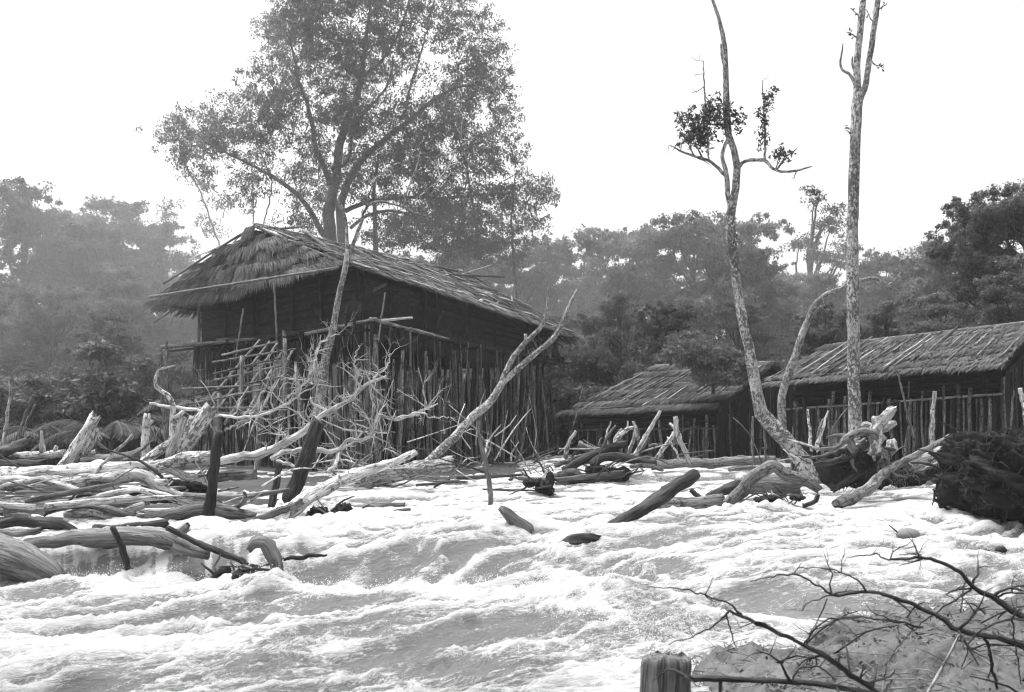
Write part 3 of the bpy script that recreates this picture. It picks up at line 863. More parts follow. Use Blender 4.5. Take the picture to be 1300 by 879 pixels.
# bark strips, poles and sticks lying along the long slope
nrm = np.cross(C1 - A1, R1 - A1); nrm /= np.linalg.norm(nrm); nrm = nrm if nrm[2] > 0 else -nrm
ax = (C1 - A1) / np.linalg.norm(C1 - A1)
for i in range(150):
    s, t = rh.random(), rh.random() ** 1.3
    p = (A1 * (1 - s) + C1 * s) * (1 - t) + (R1 * (1 - s) + R2 * s) * t
    slope = (R1 * (1 - s) + R2 * s) - (A1 * (1 - s) + C1 * s); slope /= np.linalg.norm(slope)
    k = rh.normal() * 0.30
    d = ax * (1 if rh.random() < .75 else .3) + slope * k - slope * .12
    d /= np.linalg.norm(d)
    L = rh.uniform(.5, 1.7); w = rh.uniform(.02, .085); h = rh.uniform(.05, .17)
    sd = np.cross(d, nrm)
    a0 = p + nrm * h - d * L / 2; a1 = p + nrm * (h + rh.normal() * .03) + d * L / 2
    m = (a0 + a1) / 2 + nrm * rh.uniform(-.02, .05)
    v = []
    for q, ww in ((a0, w), (m, w * 1.1), (a1, w * .7)):
        v += [q - sd * ww, q + nrm * ww * .5, q + sd * ww, q - nrm * .02]
    f = [[0, 1, 5, 4], [1, 2, 6, 5], [2, 3, 7, 6], [3, 0, 4, 7], [4, 5, 9, 8], [5, 6, 10, 9], [6, 7, 11, 10], [7, 4, 8, 11], [3, 2, 1, 0], [8, 9, 10, 11]]
    v = np.array(v)
    tc = np.column_stack([(v - p) @ sd, (v - p) @ nrm, (v - p) @ d]) + i
    put('roof_strip', v, f, M['bark_sheet'], roof, tc, False, origin=p)
n1 = np.cross(A1 - B1, R1 - B1); n1 /= np.linalg.norm(n1); n1 = n1 if n1[2] > 0 else -n1
for (a, b, r, mm) in [((190, 377, 35.9), (430, 340, 27.9), .05, 'rail'), ((208, 360, 35.8), (322, 287, 33), .045, 'rail'), ((299, 316, 33.2), (342, 351, 31.2), .025, 'rail'),
                      ((322, 287, 33), (440, 336, 28.4), .05, 'mid'), ((325, 285, 33.1), (600, 349, 43), .06, 'rail'), ((240, 330, 35), (300, 303, 33.6), .02, 'bone'),
                      ((385, 293, 33), (420, 318, 32), .07, 'rail'), ((395, 328, 30), (412, 316, 30.6), .04, 'dark'), ((360, 317, 31.3), (359, 330, 31), .03, 'bone'),
                      ((345, 292, 33), (382, 288, 33.6), .045, 'rail'), ((560, 348, 40), (640, 352, 43), .05, 'rail'), ((195, 410, 36.3), (214, 398, 35.8), .03, 'mid'), ((575, 352, 41), (625, 336, 43), .025, 'bone'),
                      ((470, 371, 29.4), (490, 361, 29.6), .06, 'rail'), ((690, 400, 41), (712, 412, 41.2), .03, 'bone'), ((705, 425, 40.5), (733, 427, 41.5), .06, 'mid')]:
    pole('roof_pole', P(*a), P(*b), r, r * .8, M[mm], roof)
# floor, beams
fz = np.array([0, 0, 1.0])
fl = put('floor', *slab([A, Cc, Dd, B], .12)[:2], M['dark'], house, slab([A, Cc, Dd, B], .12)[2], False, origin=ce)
for i in range(34):
    t = (i + .5) / 34
    p = lerp(A, Cc, t); q = lerp(B, Dd, t)
    u = (p - q) / np.linalg.norm(p - q)
    pole('joist', p + u * rh.uniform(.05, .30) - fz * .17, lerp(p, q, 1) - u * .1 - fz * .17, .05, .05, M['dark'], fl, 6)
for i in range(26):
    t = (i + .5) / 26
    p = lerp(A, B, t); q = p + (Cc - A) * .25
    u = (p - q) / np.linalg.norm(p - q)
    pole('joist', p + u * rh.uniform(.02, .25) - fz * .28, q - fz * .28, .05, .05, M['dark'], fl, 6)
for k, (a, b, r, mm) in enumerate([((205, 441, 36.3), (300, 433, 34), .08, 'mid'), ((292, 434, 34), (400, 421, 30.5), .07, 'rail'), ((385, 425, 30.6), (478, 405, 27.9), .06, 'rail'),
                      ((470, 405, 27.9), (530, 421, 30), .06, 'rail'), ((520, 418, 29.6), (590, 436, 33.2), .06, 'rail'), ((580, 434, 32.8), (640, 449, 36.3), .06, 'mid'), ((632, 446, 35.8), (700, 458, 39.8), .06, 'mid'),
                      ((484, 407, 27.9), (523, 404, 28.6), .045, 'bone'), ((640, 461, 39.4), (720, 461.5, 40.4), .06, 'dark'), ((215, 446, 36.4), (262, 441, 35.4), .05, 'dark'), ((275, 432, 34.6), (300, 429, 34), .05, 'rail')]):
    pole('floor_edge_pole', P(*a), P(*b), r, r * .85, M[mm], fl)
# walls of horizontal slats, set in from the floor edge
def wall(name, a, b, z0, z1, rows, mat, gaps=()):
    a = np.array(a); b = np.array(b)
    w = thing(name, a, None, None); w.parent = house; w.location = a - np.array(house.location)
    L = np.linalg.norm(b[:2] - a[:2]); u = (b - a) / L
    back = put('dark_backing', *slab([a + [0, 0, z0], b + [0, 0, z0], b + [0, 0, z1], a + [0, 0, z1]], .03)[:2], M['under'], w, slab([a + [0, 0, z0], b + [0, 0, z0], b + [0, 0, z1], a + [0, 0, z1]], .03)[2], False)  # dark sheet behind the slats, standing for the dark inside the door gaps
    nn = np.array([u[1], -u[0], 0.]);
    if nn.dot(a - ce) < 0: nn = -nn
    for i in range(rows):
        z = z0 + (z1 - z0) * (i + .5) / rows
        t = 0.0
        while t < 1:
            t1 = min(1, t + rh.uniform(.25, .7))
            mid = (t + t1) / 2
            if not any(g0 < mid < g1 for g0, g1 in gaps):
                h = (z1 - z0) / rows * rh.uniform(.40, .52)
                p = a + u * L * t + nn * rh.uniform(.03, .07) + fz * (z + rh.normal() * .015); q = a + u * L * t1 + nn * rh.uniform(.03, .07) + fz * (z + rh.normal() * .02)
                v = np.array([p - fz * h, p + fz * h, q + fz * h, q - fz * h, p - fz * h - nn * .015, p + fz * h - nn * .015, q + fz * h - nn * .015, q - fz * h - nn * .015])
                tc = np.column_stack([v @ fz, v @ nn, v @ u]) + rh.random() * 50
                put('slat', v, [[0, 1, 2, 3], [7, 6, 5, 4], [1, 5, 6, 2], [0, 3, 7, 4], [0, 4, 5, 1], [3, 2, 6, 7]], mat, w, tc, False, origin=p)
            t = t1 + .002
    return w, u, nn
inw = (Cc - A) / np.linalg.norm(Cc - A); inl = (B - A) / np.linalg.norm(B - A)
wA = A + inw * .35 + inl * .9; wB = B + inw * .3 - inl * .3; wC = Cc - inw * 1.6 + inl * .9
wA[2] = wB[2] = 4.36; wC[2] = 4.1
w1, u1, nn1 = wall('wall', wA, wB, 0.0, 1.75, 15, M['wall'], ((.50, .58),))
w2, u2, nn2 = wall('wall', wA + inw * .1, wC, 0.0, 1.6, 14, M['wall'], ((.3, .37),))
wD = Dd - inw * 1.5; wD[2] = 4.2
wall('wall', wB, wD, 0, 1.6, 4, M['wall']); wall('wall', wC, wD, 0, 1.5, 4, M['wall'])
for t in (0.0, .2, .36, .48, .6, .8, 1.0):
    p = lerp(wA, wB, t) + nn1 * .14
    pole('wall_post', p - fz * .1, p + fz * 1.75, .06, .05, M['mid'] if t in (1.0,) else M['wall'], house)
for t in (.12, .3, .37, .55, .75, 1.0):
    p = lerp(wA, wC, t) + nn2 * .14
    pole('wall_post', p - fz * .1, p + fz * 1.5, .055, .05, M['wall'], house)
pole('wall_post', P(348, 358, 30.5), P(352, 442, 30.6), .03, .03, M['rail'], house)
pole('wall_post', P(309, 392, 32), P(299, 458, 31.8), .03, .03, M['rail'], house)
pole('wall_post', P(489, 372, 28.2), P(478, 445, 27.6), .025, .025, M['mid'], house)
pole('wall_post', P(562, 395, 31.8), P(553, 425, 31.4), .05, .05, M['dark'], house)
pole('wall_post', P(684, 416, 39.6), P(683, 460, 39.6), .05, .05, M['dark'], house)
pole('brace', P(703, 437, 40.4), P(714, 461, 40.5), .03, .03, M['dark'], house)
# fibre fringes hanging under the floor
for (a, b, n, L) in [((248, 440, 35.6), (290, 437, 34.4), 160, 1.1), ((300, 436, 33.6), (390, 428, 30.8), 160, .6), ((395, 428, 30.6), (476, 411, 28), 200, .7), ((478, 411, 28.1), (640, 453, 36.4), 380, .55)]:
    v, f, lv = blades(P(*a), P(*b), np.array([0, 0, -1.]), np.array([-.5, -.8, 0]), n, L, .06, rh, .08, .0, (0, .5), 0)
    put('hanging_fringe', v, f, M['under'], house, v * [1, 1, .2], False, kind='stuff')
# stilts: each a pole
k = 0
def stilt_row(a, b, n, inset, jitter, prob_short, rr, meshes=UNIT):
    global k
    for i in range(n):
        t = (i + .5 + rh.normal() * .25) / n
        p = lerp(a, b, t) + inset + np.array([rh.normal() * jitter, rh.normal() * jitter, 0])
        zt = p[2] - .1 if rh.random() > prob_short else p[2] - rh.uniform(.5, 1.9)
        zb = float(ground_z(np.array([p[0]]), np.array([p[1]]))[0]); zb = max(-.7, zb) - .35
        top = np.array([p[0] + rh.normal() * .18, p[1] + rh.normal() * .12, zt])
        upole('stilt', (p[0] + rh.normal() * .18, p[1] + rh.normal() * .1, zb), top, rr * rh.uniform(.55, 1.45), house, k, meshes); k += 1
stilt_row(A, B, 66, inw * .1, .16, .45, .034)
stilt_row(A, Cc, 80, inl * .1, .16, .55, .033)
stilt_row(A, B, 24, inw * 1.0, .15, .2, .06, UNITD)  # inner rows: shade under the floor put into the pole colour
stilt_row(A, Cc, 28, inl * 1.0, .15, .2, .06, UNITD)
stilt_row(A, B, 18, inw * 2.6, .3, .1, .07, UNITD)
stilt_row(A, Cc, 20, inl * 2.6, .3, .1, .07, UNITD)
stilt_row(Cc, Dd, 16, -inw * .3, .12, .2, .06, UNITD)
for (px, y0, y1, d, r) in [(360, 420, 530, 27.6, .06), (478, 425, 600, 27.4, .08), (511, 445, 600, 28.6, .06), (578, 445, 612, 31.5, .07), (466, 440, 600, 27.2, .04), (545, 470, 610, 29.5, .05), (328, 510, 600, 29, .07), (448, 470, 605, 27, .10), (558, 480, 600, 30, .05)]:
    upole('stilt', P(px + rh.normal() * 2, y1, d), P(px, y0, d), r, house, k); k += 1

# people sitting at the far end and in the shade of the platform
def person(loc, face, label, lean=0.0):
    """seated figure: origin at the seat"""
    J = dict(pel=(0, 0, .10, .13), belly=(0.02, 0, .28, .125), chest=(.03 + lean * .5, 0, .46, .14), neck=(.04 + lean, 0, .60, .055), head=(.07 + lean, 0, .70, .085), crown=(.06 + lean, 0, .79, .075))
    v, e, rad = [], [], []
    def ad(p, r): v.append(p); rad.append(r); return len(v) - 1
    ids = {kk: ad(q[:3], q[3]) for kk, q in J.items()}
    for a_, b_ in (('pel', 'belly'), ('belly', 'chest'), ('chest', 'neck'), ('neck', 'head'), ('head', 'crown')): e.append((ids[a_], ids[b_]))
    nose = ad((.165 + lean, 0, .705), .018); e.append((ids['head'], nose))
    for s in (-1, 1):
        sh = ad((.02 + lean * .6, .17 * s, .53), .065); e.append((ids['chest'], sh))
        el = ad((.10 + lean * .5, .23 * s, .28), .045); e.append((sh, el))
        wr = ad((.32, .16 * s, .25), .032); e.append((el, wr))
        pa = ad((.39, .14 * s, .24), .036); e.append((wr, pa))
        for j, (dy, L) in enumerate(((-.03, .07), (-.012, .085), (.008, .08), (.026, .065))):
            ft = ad((.39 + L, .14 * s + dy * 1.2, .22), .010); e.append((pa, ft))
        th = ad((.41, .14 * s - s * .055, .25), .011); e.append((pa, th))
        hip = ad((.03, .10 * s, .09), .095); e.append((ids['pel'], hip))
        kn = ad((.40, .15 * s, .22), .062); e.append((hip, kn))
        an = ad((.36, .13 * s, -.14), .038); e.append((kn, an))
        to = ad((.50, .14 * s, -.20), .030); e.append((an, to))
    me = bpy.data.meshes.new('person'); me.from_pydata([tuple(q) for q in v], e, [])
    me.materials.append(M['skin'])
    o = bpy.data.objects.new('person', me); C.objects.link(o)
    sk = o.modifiers.new('skin', 'SKIN')
    me.skin_vertices.new() if len(me.skin_vertices) == 0 else None
    for i, r in enumerate(rad):
        me.skin_vertices[0].data[i].radius = (r, r); me.skin_vertices[0].data[i].use_root = (i == 0)
    sb = o.modifiers.new('smooth', 'SUBSURF'); sb.levels = 1; sb.render_levels = 2
    o.location = loc; o.rotation_euler = (0, 0, face)
    tag(o, label, 'person')
    r = np.random.default_rng(3)
    n = 260; d = r.normal(size=(n, 3)); d /= np.linalg.norm(d, axis=1)[:, None]; d[:, 2] = np.abs(d[:, 2]) * 1.0 - .15; d[:, 0] -= .25
    c = np.array([.05 + lean, 0, .755]) + d * [.088, .09, .095]
    hm = leaf_mesh('hair', c, np.full(n, .012), 3, .035, M['hair'], 1, 0, 1)
    h = bpy.data.objects.new('hair', hm); C.objects.link(h); h.parent = o; h['kind'] = 'stuff'
    return o
person(P(687, 460, 39.6), -1.2, 'dark silhouetted person sitting on the platform at the far end, nearer the wall', .1)
person(P(703, 461, 40.2), -.6, 'dark silhouetted person sitting outermost at the end of the platform', .05)
person(P(452, 412, 28.9) + np.array([0, 0, .06]), -1.9, 'person sitting in the shade at the near corner of the platform', .12)

# ---- lattice of poles leaning against the front
rack = thing('pole_lattice', (*P(300, 520, 28)[:2], 0.1), 'slanting lattice of thin poles leaning against the front of the big house', 'lattice')
for i, (a, b) in enumerate([((246, 532), (330, 432)), ((266, 534), (342, 434)), ((286, 538), (352, 436)), ((302, 545), (362, 440)), ((318, 548), (372, 444))]):
    pole('slanting_pole', P(*a, 27.0 - i * .35), P(*b, 30.6 - i * .45), .05, .04, M['mid'] if i % 2 else M['rail'], rack)
for (a, b, c, dd) in [(270, 460, 375, 443), (271, 475, 365, 452), (272, 483, 358, 464), (232, 494, 330, 489), (238, 503, 342, 482), (223, 516, 320, 498), (225, 519, 340, 517), (262, 524, 345, 526), (282, 451, 352, 434), (290, 470, 368, 457), (255, 508, 352, 492), (275, 497, 366, 476)]:
    dm = 30.0 - (((b + dd) / 2 - 432) / 100) * 3.2
    pole('rung', P(a, b, dm), P(c, dd, dm - .9), .035, .028, M['rail'] if rng.random() < .6 else M['stilt'], rack)
for (px, y0, y1) in [(306, 452, 540), (361, 430, 525), (277, 500, 575), (330, 470, 560)]:
    pole('post', P(px, y1, 26.8), P(px + 1, y0, 27.4), .055, .05, M['mid'], rack)

# ---- the low huts
def low_hut(name, label, E0, E1, K0, K1, rail, base, nposts, courses, seed, gable_depth, wallrows):
    """eave E0-E1, ridge K0-K1 (world), rail height, ground height"""
    r = np.random.default_rng(seed)
    E0, E1, K0, K1 = map(np.asarray, (E0, E1, K0, K1))
    h = thing(name, (*((E0 + E1) / 2)[:2], base), label, 'hut')
    s = roof_sheet(K0, K1, E0, E1)
    rf = put('roof', s[0], s[1], M['under'], h, s[2], False, origin=K0)
    # far slope
    F0 = K0 * 2 - E0; F1 = K1 * 2 - E1; F0[2] = E0[2]; F1[2] = E1[2]
    s = roof_sheet(K1, K0, F1, F0); put('roof_panel', s[0], s[1], M['under'], rf, s[2], False)
    thatch_face(rf, K0, K1, E0, E1, courses, 210, .46, .021, M['hutthatch'], r, .22, .05, .10, .07)
    thatch_face(rf, K0, K1, F0, F1, 4, 30, .6, .08, M['thatch'], r, .15, .04, .10)
    nrm = np.cross(E1 - E0, K0 - E0); nrm /= np.linalg.norm(nrm); nrm = nrm if nrm[2] > 0 else -nrm
    n = int(np.linalg.norm(E1 - E0) / .32)
    for i in range(n):
        s = (i + .5 + r.normal() * .3) / n; t0 = r.uniform(0, .35); t1 = r.uniform(.6, 1.04)
        if r.random() < .3: t0, t1 = r.uniform(0, .5), None
        lo = lerp(E0, E1, s); hi = lerp(K0, K1, s + r.normal() * .02)
        a = lerp(lo, hi, t0); b = lerp(lo, hi, t1 if t1 else min(1, t0 + .35))
        pole('roof_pole', a + nrm * r.uniform(.12, .18), b + nrm * r.uniform(.12, .20), r.uniform(.022, .045), .022, M['bark_sheet'] if r.random() < .5 else M['stilt'], rf, 5)
    for i in range(courses * 2):
        t = r.uniform(.05, .95); a, b = lerp(E0, K0, t), lerp(E1, K1, t); s = r.uniform(0, .7)
        pole('batten', lerp(a, b, s) + nrm * .10, lerp(a, b, s + r.uniform(.15, .3)) + nrm * .11, .02, .018, M['stilt'], rf, 5)
    pole('ridge_pole', K0 + nrm * .06, K1 + nrm * .06, .05, .05, M['rail'], rf)
    u = (E1 - E0) / np.linalg.norm(E1 - E0)
    inn = K0 - E0; inn[2] = 0; inn -= u * inn.dot(u) * 1.0; inn /= np.linalg.norm(inn)
    # front: dark sheet for the shade of the open gap, fence of poles up to the rail
    a = E0 + inn * .55 + u * .5; b = E1 + inn * .55 - u * .25
    def at(t, z): q = lerp(a, b, t); q = q.copy(); q[2] = z; return q
    top = min(E0[2], E1[2])
    s = slab([at(0, base), at(1, base), at(1, top + .3), at(0, top + .3)], .04)
    s = (s[0] + inn * .25, s[1], s[2]); put('dark_backing', s[0], s[1], M['under'], h, s[2], False)
    zr0, zr1 = rail
    for i in range(nposts):
        t = (i + .5 + r.normal() * .3) / nposts
        zr = zr0 + (zr1 - zr0) * t
        tp = zr + r.normal() * .05 if r.random() < .8 else zr + r.uniform(.2, .5)
        p = at(t, base - .3) + inn * r.uniform(-.06, .06)
        upole('post', p, p * [1, 1, 0] + [r.normal() * .07, r.normal() * .05, tp], r.uniform(.028, .062), h, i, UNIT if r.random() < .6 else UNITD)
    for j in range(wallrows):
        z = zr0 + .12 + j * .16
        pole('slat', at(0, z) + inn * .2, at(1, z + (zr1 - zr0) * .8) + inn * .2, .05, .05, M['wall'], h, 5)
    pole('rail', at(-.01, zr0) - inn * .09, at(1.02, zr1) - inn * .09, .035, .03, M['stilt'], h)
    # gable end on the right
    g0 = b.copy(); g1 = b + (K1 - E1) * [1, 1, 0] * 2 - inn * .5
    s = slab([g0 * [1, 1, 0] + [0, 0, base], g1 * [1, 1, 0] + [0, 0, base], g1 * [1, 1, 0] + [0, 0, top], (lerp(g0, g1, .5)) * [1, 1, 0] + [0, 0, K1[2] - .25], g0 * [1, 1, 0] + [0, 0, top]], .04)
    put('gable_lining', s[0], s[1], M['under'], h, s[2], False)
    ng = 22
    for i in range(ng):
        t = (i + .5) / ng; q = lerp(g0, g1, t); pk = top + (K1[2] - .3 - top) * (1 - abs(2 * t - 1))
        out = np.cross(g1 - g0, fz); out /= np.linalg.norm(out); out = out if out.dot(u) > 0 else -out
        upole('post', q * [1, 1, 0] + out * .08 + [0, 0, base - .3], q * [1, 1, 0] + out * .09 + [r.normal() * .05, 0, pk], r.uniform(.03, .055), h, i, UNITD if r.random() < .6 else UNIT)
    return h
low_hut('low_hut', 'small low thatched hut in the middle with a bush over its roof', P(712, 528, 36), P(912, 519, 33), P(832, 466, 39), P(982, 462, 36.4), (1.22, 1.30), .2, 62, 8, 31, 3, 3)
low_hut('long_hut', 'long low thatched hut on the right behind the tall pale trunk', P(970, 491, 28), P(1272, 468, 23), P(1052, 441, 32), P(1330, 409, 26.5), (1.85, 2.15), .15, 92, 11, 32, 3, 3)
# ------------------------------------------------------------------ bare trees standing in the flood
def twig_tree(starts, r, levels, out):
    """recursive twigs: starts = list of (point, dir, length, radius, level)"""
    for (p, d, L, rad, lv) in starts:
        n = 4; pts = [[*p, rad]]; q = np.array(p, float); dd = np.array(d, float)
        for i in range(n):
            dd = dd + r.normal(size=3) * .28; dd /= np.linalg.norm(dd)
            q = q + dd * L / n; pts.append([*q, rad * (1 - .7 * (i + 1) / n)])
        out.append(tube(np.array(pts), 5 if rad > .01 else 4, .05, L / 7, .0))
        if lv > 0:
            kids = []
            for j in range(int(r.integers(2, 4))):
                i = int(r.integers(1, n + 1)); b = np.array(pts[i][:3])
                nd = dd + r.normal(size=3) * .75; nd /= np.linalg.norm(nd)
                kids.append((b, nd, L * r.uniform(.45, .75), pts[i][3] * .75, lv - 1))
            twig_tree(kids, r, levels, out)

def limb_thing(name, label, cat, limbs, mat, d, names=None, n=9, rough=.08, wob=.02, twigs=None, group=None, twmat=None, jag=.25, seed=1, slim=1.0):
    base = px4([limbs[0][0]], d)[0][:3]
    o = thing(name, base, label, cat, group)
    r = np.random.default_rng(seed)
    for i, l in enumerate(limbs):
        p = px4(l, d); p[:, 3] *= slim
        v, f, tc = tube(p, n if i == 0 else max(6, n - 2), rough, None, wob, jag)
        put(names[i] if names else ('trunk' if i == 0 else 'branch'), v, f, mat, o, tc)
    if twigs:
        out = []
        st = []
        for (li, cnt, L, lv, t0) in twigs:
            p = resample(px4(limbs[li], d), .2)
            for j in range(cnt):
                q = p[int(len(p) * r.uniform(t0, .98))]
                dr = r.normal(size=3); dr[1] *= .6; dr[2] += .35; dr /= np.linalg.norm(dr)
                st.append((q[:3], dr, L * r.uniform(.5, 1.1), min(q[3] * .6, .022), lv))
        twig_tree(st, r, 2, out)
        jn = join(out)
        put('twigs', jn[0], jn[1], twmat or mat, o, jn[2], kind='stuff')
    return o

T1 = limb_thing('bare_tree', 'lichen-spotted crooked tree bent at its base, with two leaf tufts high up', 'tree', [
    [(1032, 616, 13), (1018, 584, 12), (988, 548, 10.5), (966, 524, 10), (961, 495, 8.5), (950, 440, 7.5), (938, 380, 7), (930, 320, 6.5), (928, 272, 6.5), (934, 240, 5.5), (936, 212, 5.5), (932, 190, 5), (925, 172, 5), (922, 130, 4.5), (921, 90, 4), (920, 60, 3.5), (913, 22, 2.6), (905, 0, 2.2), (902, -25, 1.5)],
    [(929, 275, 4.5), (924, 246, 3.8), (922, 222, 3.5), (917, 200, 3), (921, 183, 2.5), (927, 172, 2)],
    [(922, 224, 2.6), (903, 206, 2.2), (881, 198, 2), (864, 192, 1.4), (850, 184, .7)],
    [(937, 214, 3), (946, 205, 2.8), (970, 204, 2.6), (985, 217, 2), (1011, 217, 1.7), (1031, 211, 1.1)],
    [(971, 205, 1.8), (971, 160, 1.5), (969, 125, 1.1), (968, 103, .5)],
    [(900, 202, 1.5), (897, 150, 1.5), (894, 110, 1.2), (893, 78, .7)],
    [(921, 88, 2), (916, 72, 1.8), (915, 56, 1.4)], [(985, 216, 1.5), (1000, 198, 1.2), (1012, 188, .6)], [(898, 170, 1), (880, 160, .9), (862, 148, .6)]],
    M['lichen'], 22.0, n=12, rough=.12, slim=.85, twigs=[(2, 8, .5, 1, .2), (4, 8, .35, 1, .2), (5, 8, .5, 1, .1), (3, 4, .4, 1, .4)], twmat=M['wetmid'], seed=5)
r6 = np.random.default_rng(66)
lob = px_lobes([(893, 160, 32, 30), (880, 172, 24, 22), (912, 140, 20, 22), (935, 150, 12, 16), (970, 140, 11, 28), (990, 196, 16, 11), (968, 180, 9, 14), (868, 150, 12, 14), (978, 120, 9, 9)], 22.0, r6, .15, .8)
cl = lobe_clumps(lob, 430, r6, .15)
o = bpy.data.objects.new('leaf_tufts', leaf_mesh('leaf_tufts', cl - np.array(T1.location), .05 + .10 * r6.random(len(cl)), 9, .085, M['leafdark'], .9, .1, 8, aspect=.5)); C.objects.link(o); o.parent = T1; o['kind'] = 'stuff'
# epiphytes on its stem
cl = np.array([P(933 + r6.normal() * 7 + (y - 330) * .12, y, 22 + r6.normal() * .1) for y in r6.uniform(285, 400, 60)])
o = bpy.data.objects.new('epiphytes', leaf_mesh('epiphytes', cl - np.array(T1.location), .05 + .05 * r6.random(len(cl)), 7, .09, M['shrub'], .9, .3, 8, aspect=.3)); C.objects.link(o); o.parent = T1; o['kind'] = 'stuff'

limb_thing('bare_tree', 'thin leafless tree arching right in front of the long hut, tip crossing the trunk', 'tree', [
    [(994, 560, 6.5), (992, 512, 6), (999, 480, 5.8), (1010, 450, 5.5), (1020, 420, 5.2), (1033, 390, 4.6), (1050, 373, 4), (1068, 367, 3.4), (1085, 358, 3), (1110, 353, 2.5), (1126, 363, 2), (1141, 371, 1.3)],
    [(1126, 363, 1.5), (1136, 356, 1.2), (1143, 345, .7)], [(1040, 382, 2), (1052, 370, 1.6), (1050, 366, 1)]], M['lichen'], 23.6, n=9, slim=.85)
T2 = limb_thing('bare_tree', 'tall straight pale trunk forking near the top of the picture', 'tree', [
    [(1087, 572, 9.5), (1084, 470, 8.6), (1083, 380, 8.2), (1082, 300, 8), (1085, 210, 7.6), (1088, 140, 7.2), (1090, 118, 7)],
    [(1089, 125, 5.5), (1088, 85, 4.8), (1092, 35, 4.6), (1096, 0, 4.4), (1099, -40, 3.5)],
    [(1091, 128, 5), (1099, 105, 4.2), (1106, 60, 4), (1113, 10, 3.8), (1120, -40, 3.2)],
    [(1086, 108, 2.4), (1078, 94, 2), (1068, 87, 1.7), (1068, 70, 1.3), (1070, 55, .8)], [(1089, 98, 2), (1083, 85, 1.6), (1082, 72, 1.3)], [(1091, 52, 1.2), (1085, 46, 1), (1074, 40, .5)], [(1093, 25, 1.1), (1088, 18, .9), (1080, 10, .5)], [(1105, 75, 1.1), (1111, 82, .9), (1122, 86, .5)], [(1110, 30, 1), (1104, 22, .8), (1100, 12, .5)], [(1113, 14, 1), (1120, 9, .8), (1127, 4, .5)], [(1086, 172, 1.1), (1080, 169, .8), (1073, 165, .5)]], M['lichen'], 22.4, n=12, rough=.06, slim=.9)
lob = px_lobes([(1080, 42, 10, 8), (1085, 14, 8, 8), (1116, 86, 10, 8), (1100, 20, 8, 10), (1122, 6, 8, 6), (1075, 166, 3, 4)], 22.4, r6, .1)
cl = lobe_clumps(lob, 110, r6, .2)
o = bpy.data.objects.new('leaf_tufts', leaf_mesh('leaf_tufts', cl - np.array(T2.location), .04 + .05 * r6.random(len(cl)), 3, .09, M['leafdark'], .9, .1, 8)); C.objects.link(o); o.parent = T2; o['kind'] = 'stuff'

limb_thing('bare_tree', 'pale forked dead tree leaning right against the end of the big house', 'tree', [
    [(538, 592, 8, 23), (552, 578, 8, 23.3), (580, 552, 8, 24), (601, 529, 7.5, 24.2), (624, 509, 7, 24.4), (638, 486, 6.5, 24.4), (650, 475, 5.5, 24.4), (675, 453, 5, 24.3), (702, 431, 5, 24.2), (714, 412, 4.6, 24.2), (722, 390, 3.6, 24.2), (733, 368, 2, 24.2)],
    [(636, 490, 5), (643, 470, 5), (655, 450, 4.8), (668, 434, 4.4), (688, 414, 3.4), (693, 399, 2.4), (695, 381, 1.8), (697, 362, .8)],
    [(668, 436, 3.2), (667, 424, 2.6)], [(693, 399, 1.4), (699, 404, 1.2), (712, 413, 1)]], M['lichen'], 24.4, n=10, slim=.72)
limb_thing('bare_tree', 'thin mottled tree rising past the near roof corner of the big house, forked above it', 'tree', [
    [(392, 585, 10), (402, 530, 9.5), (408, 500, 9), (414, 455, 8), (424, 410, 6), (432, 365, 5.5), (440, 335, 5.5), (441, 318, 5)],
    [(441, 322, 4), (440, 300, 3.2), (439, 280, 3), (434, 266, 3), (428, 252, 2)],
    [(441, 328, 4.2), (450, 305, 3.6), (458, 285, 3.2), (463, 268, 2.4), (478, 256, 2), (512, 263, 1.8), (530, 272, 1.4), (548, 278, .8)],
    [(512, 263, 1.6), (518, 240, 1.5), (530, 208, 1.1), (534, 190, .6)], [(520, 264, 1.4), (540, 243, 1.4), (558, 228, 1.3), (572, 205, 1.1), (585, 178, .7)], [(558, 228, 1), (580, 220, .9), (600, 208, .6)],
    [(463, 268, 1.6), (475, 232, 1.3), (500, 210, 1), (528, 206, .5)]], M['lichen'], 25.0, n=10, slim=.7, twmat=M['bone'], twigs=[(4, 6, .6, 1, .3), (6, 5, .6, 1, .3)], seed=9)
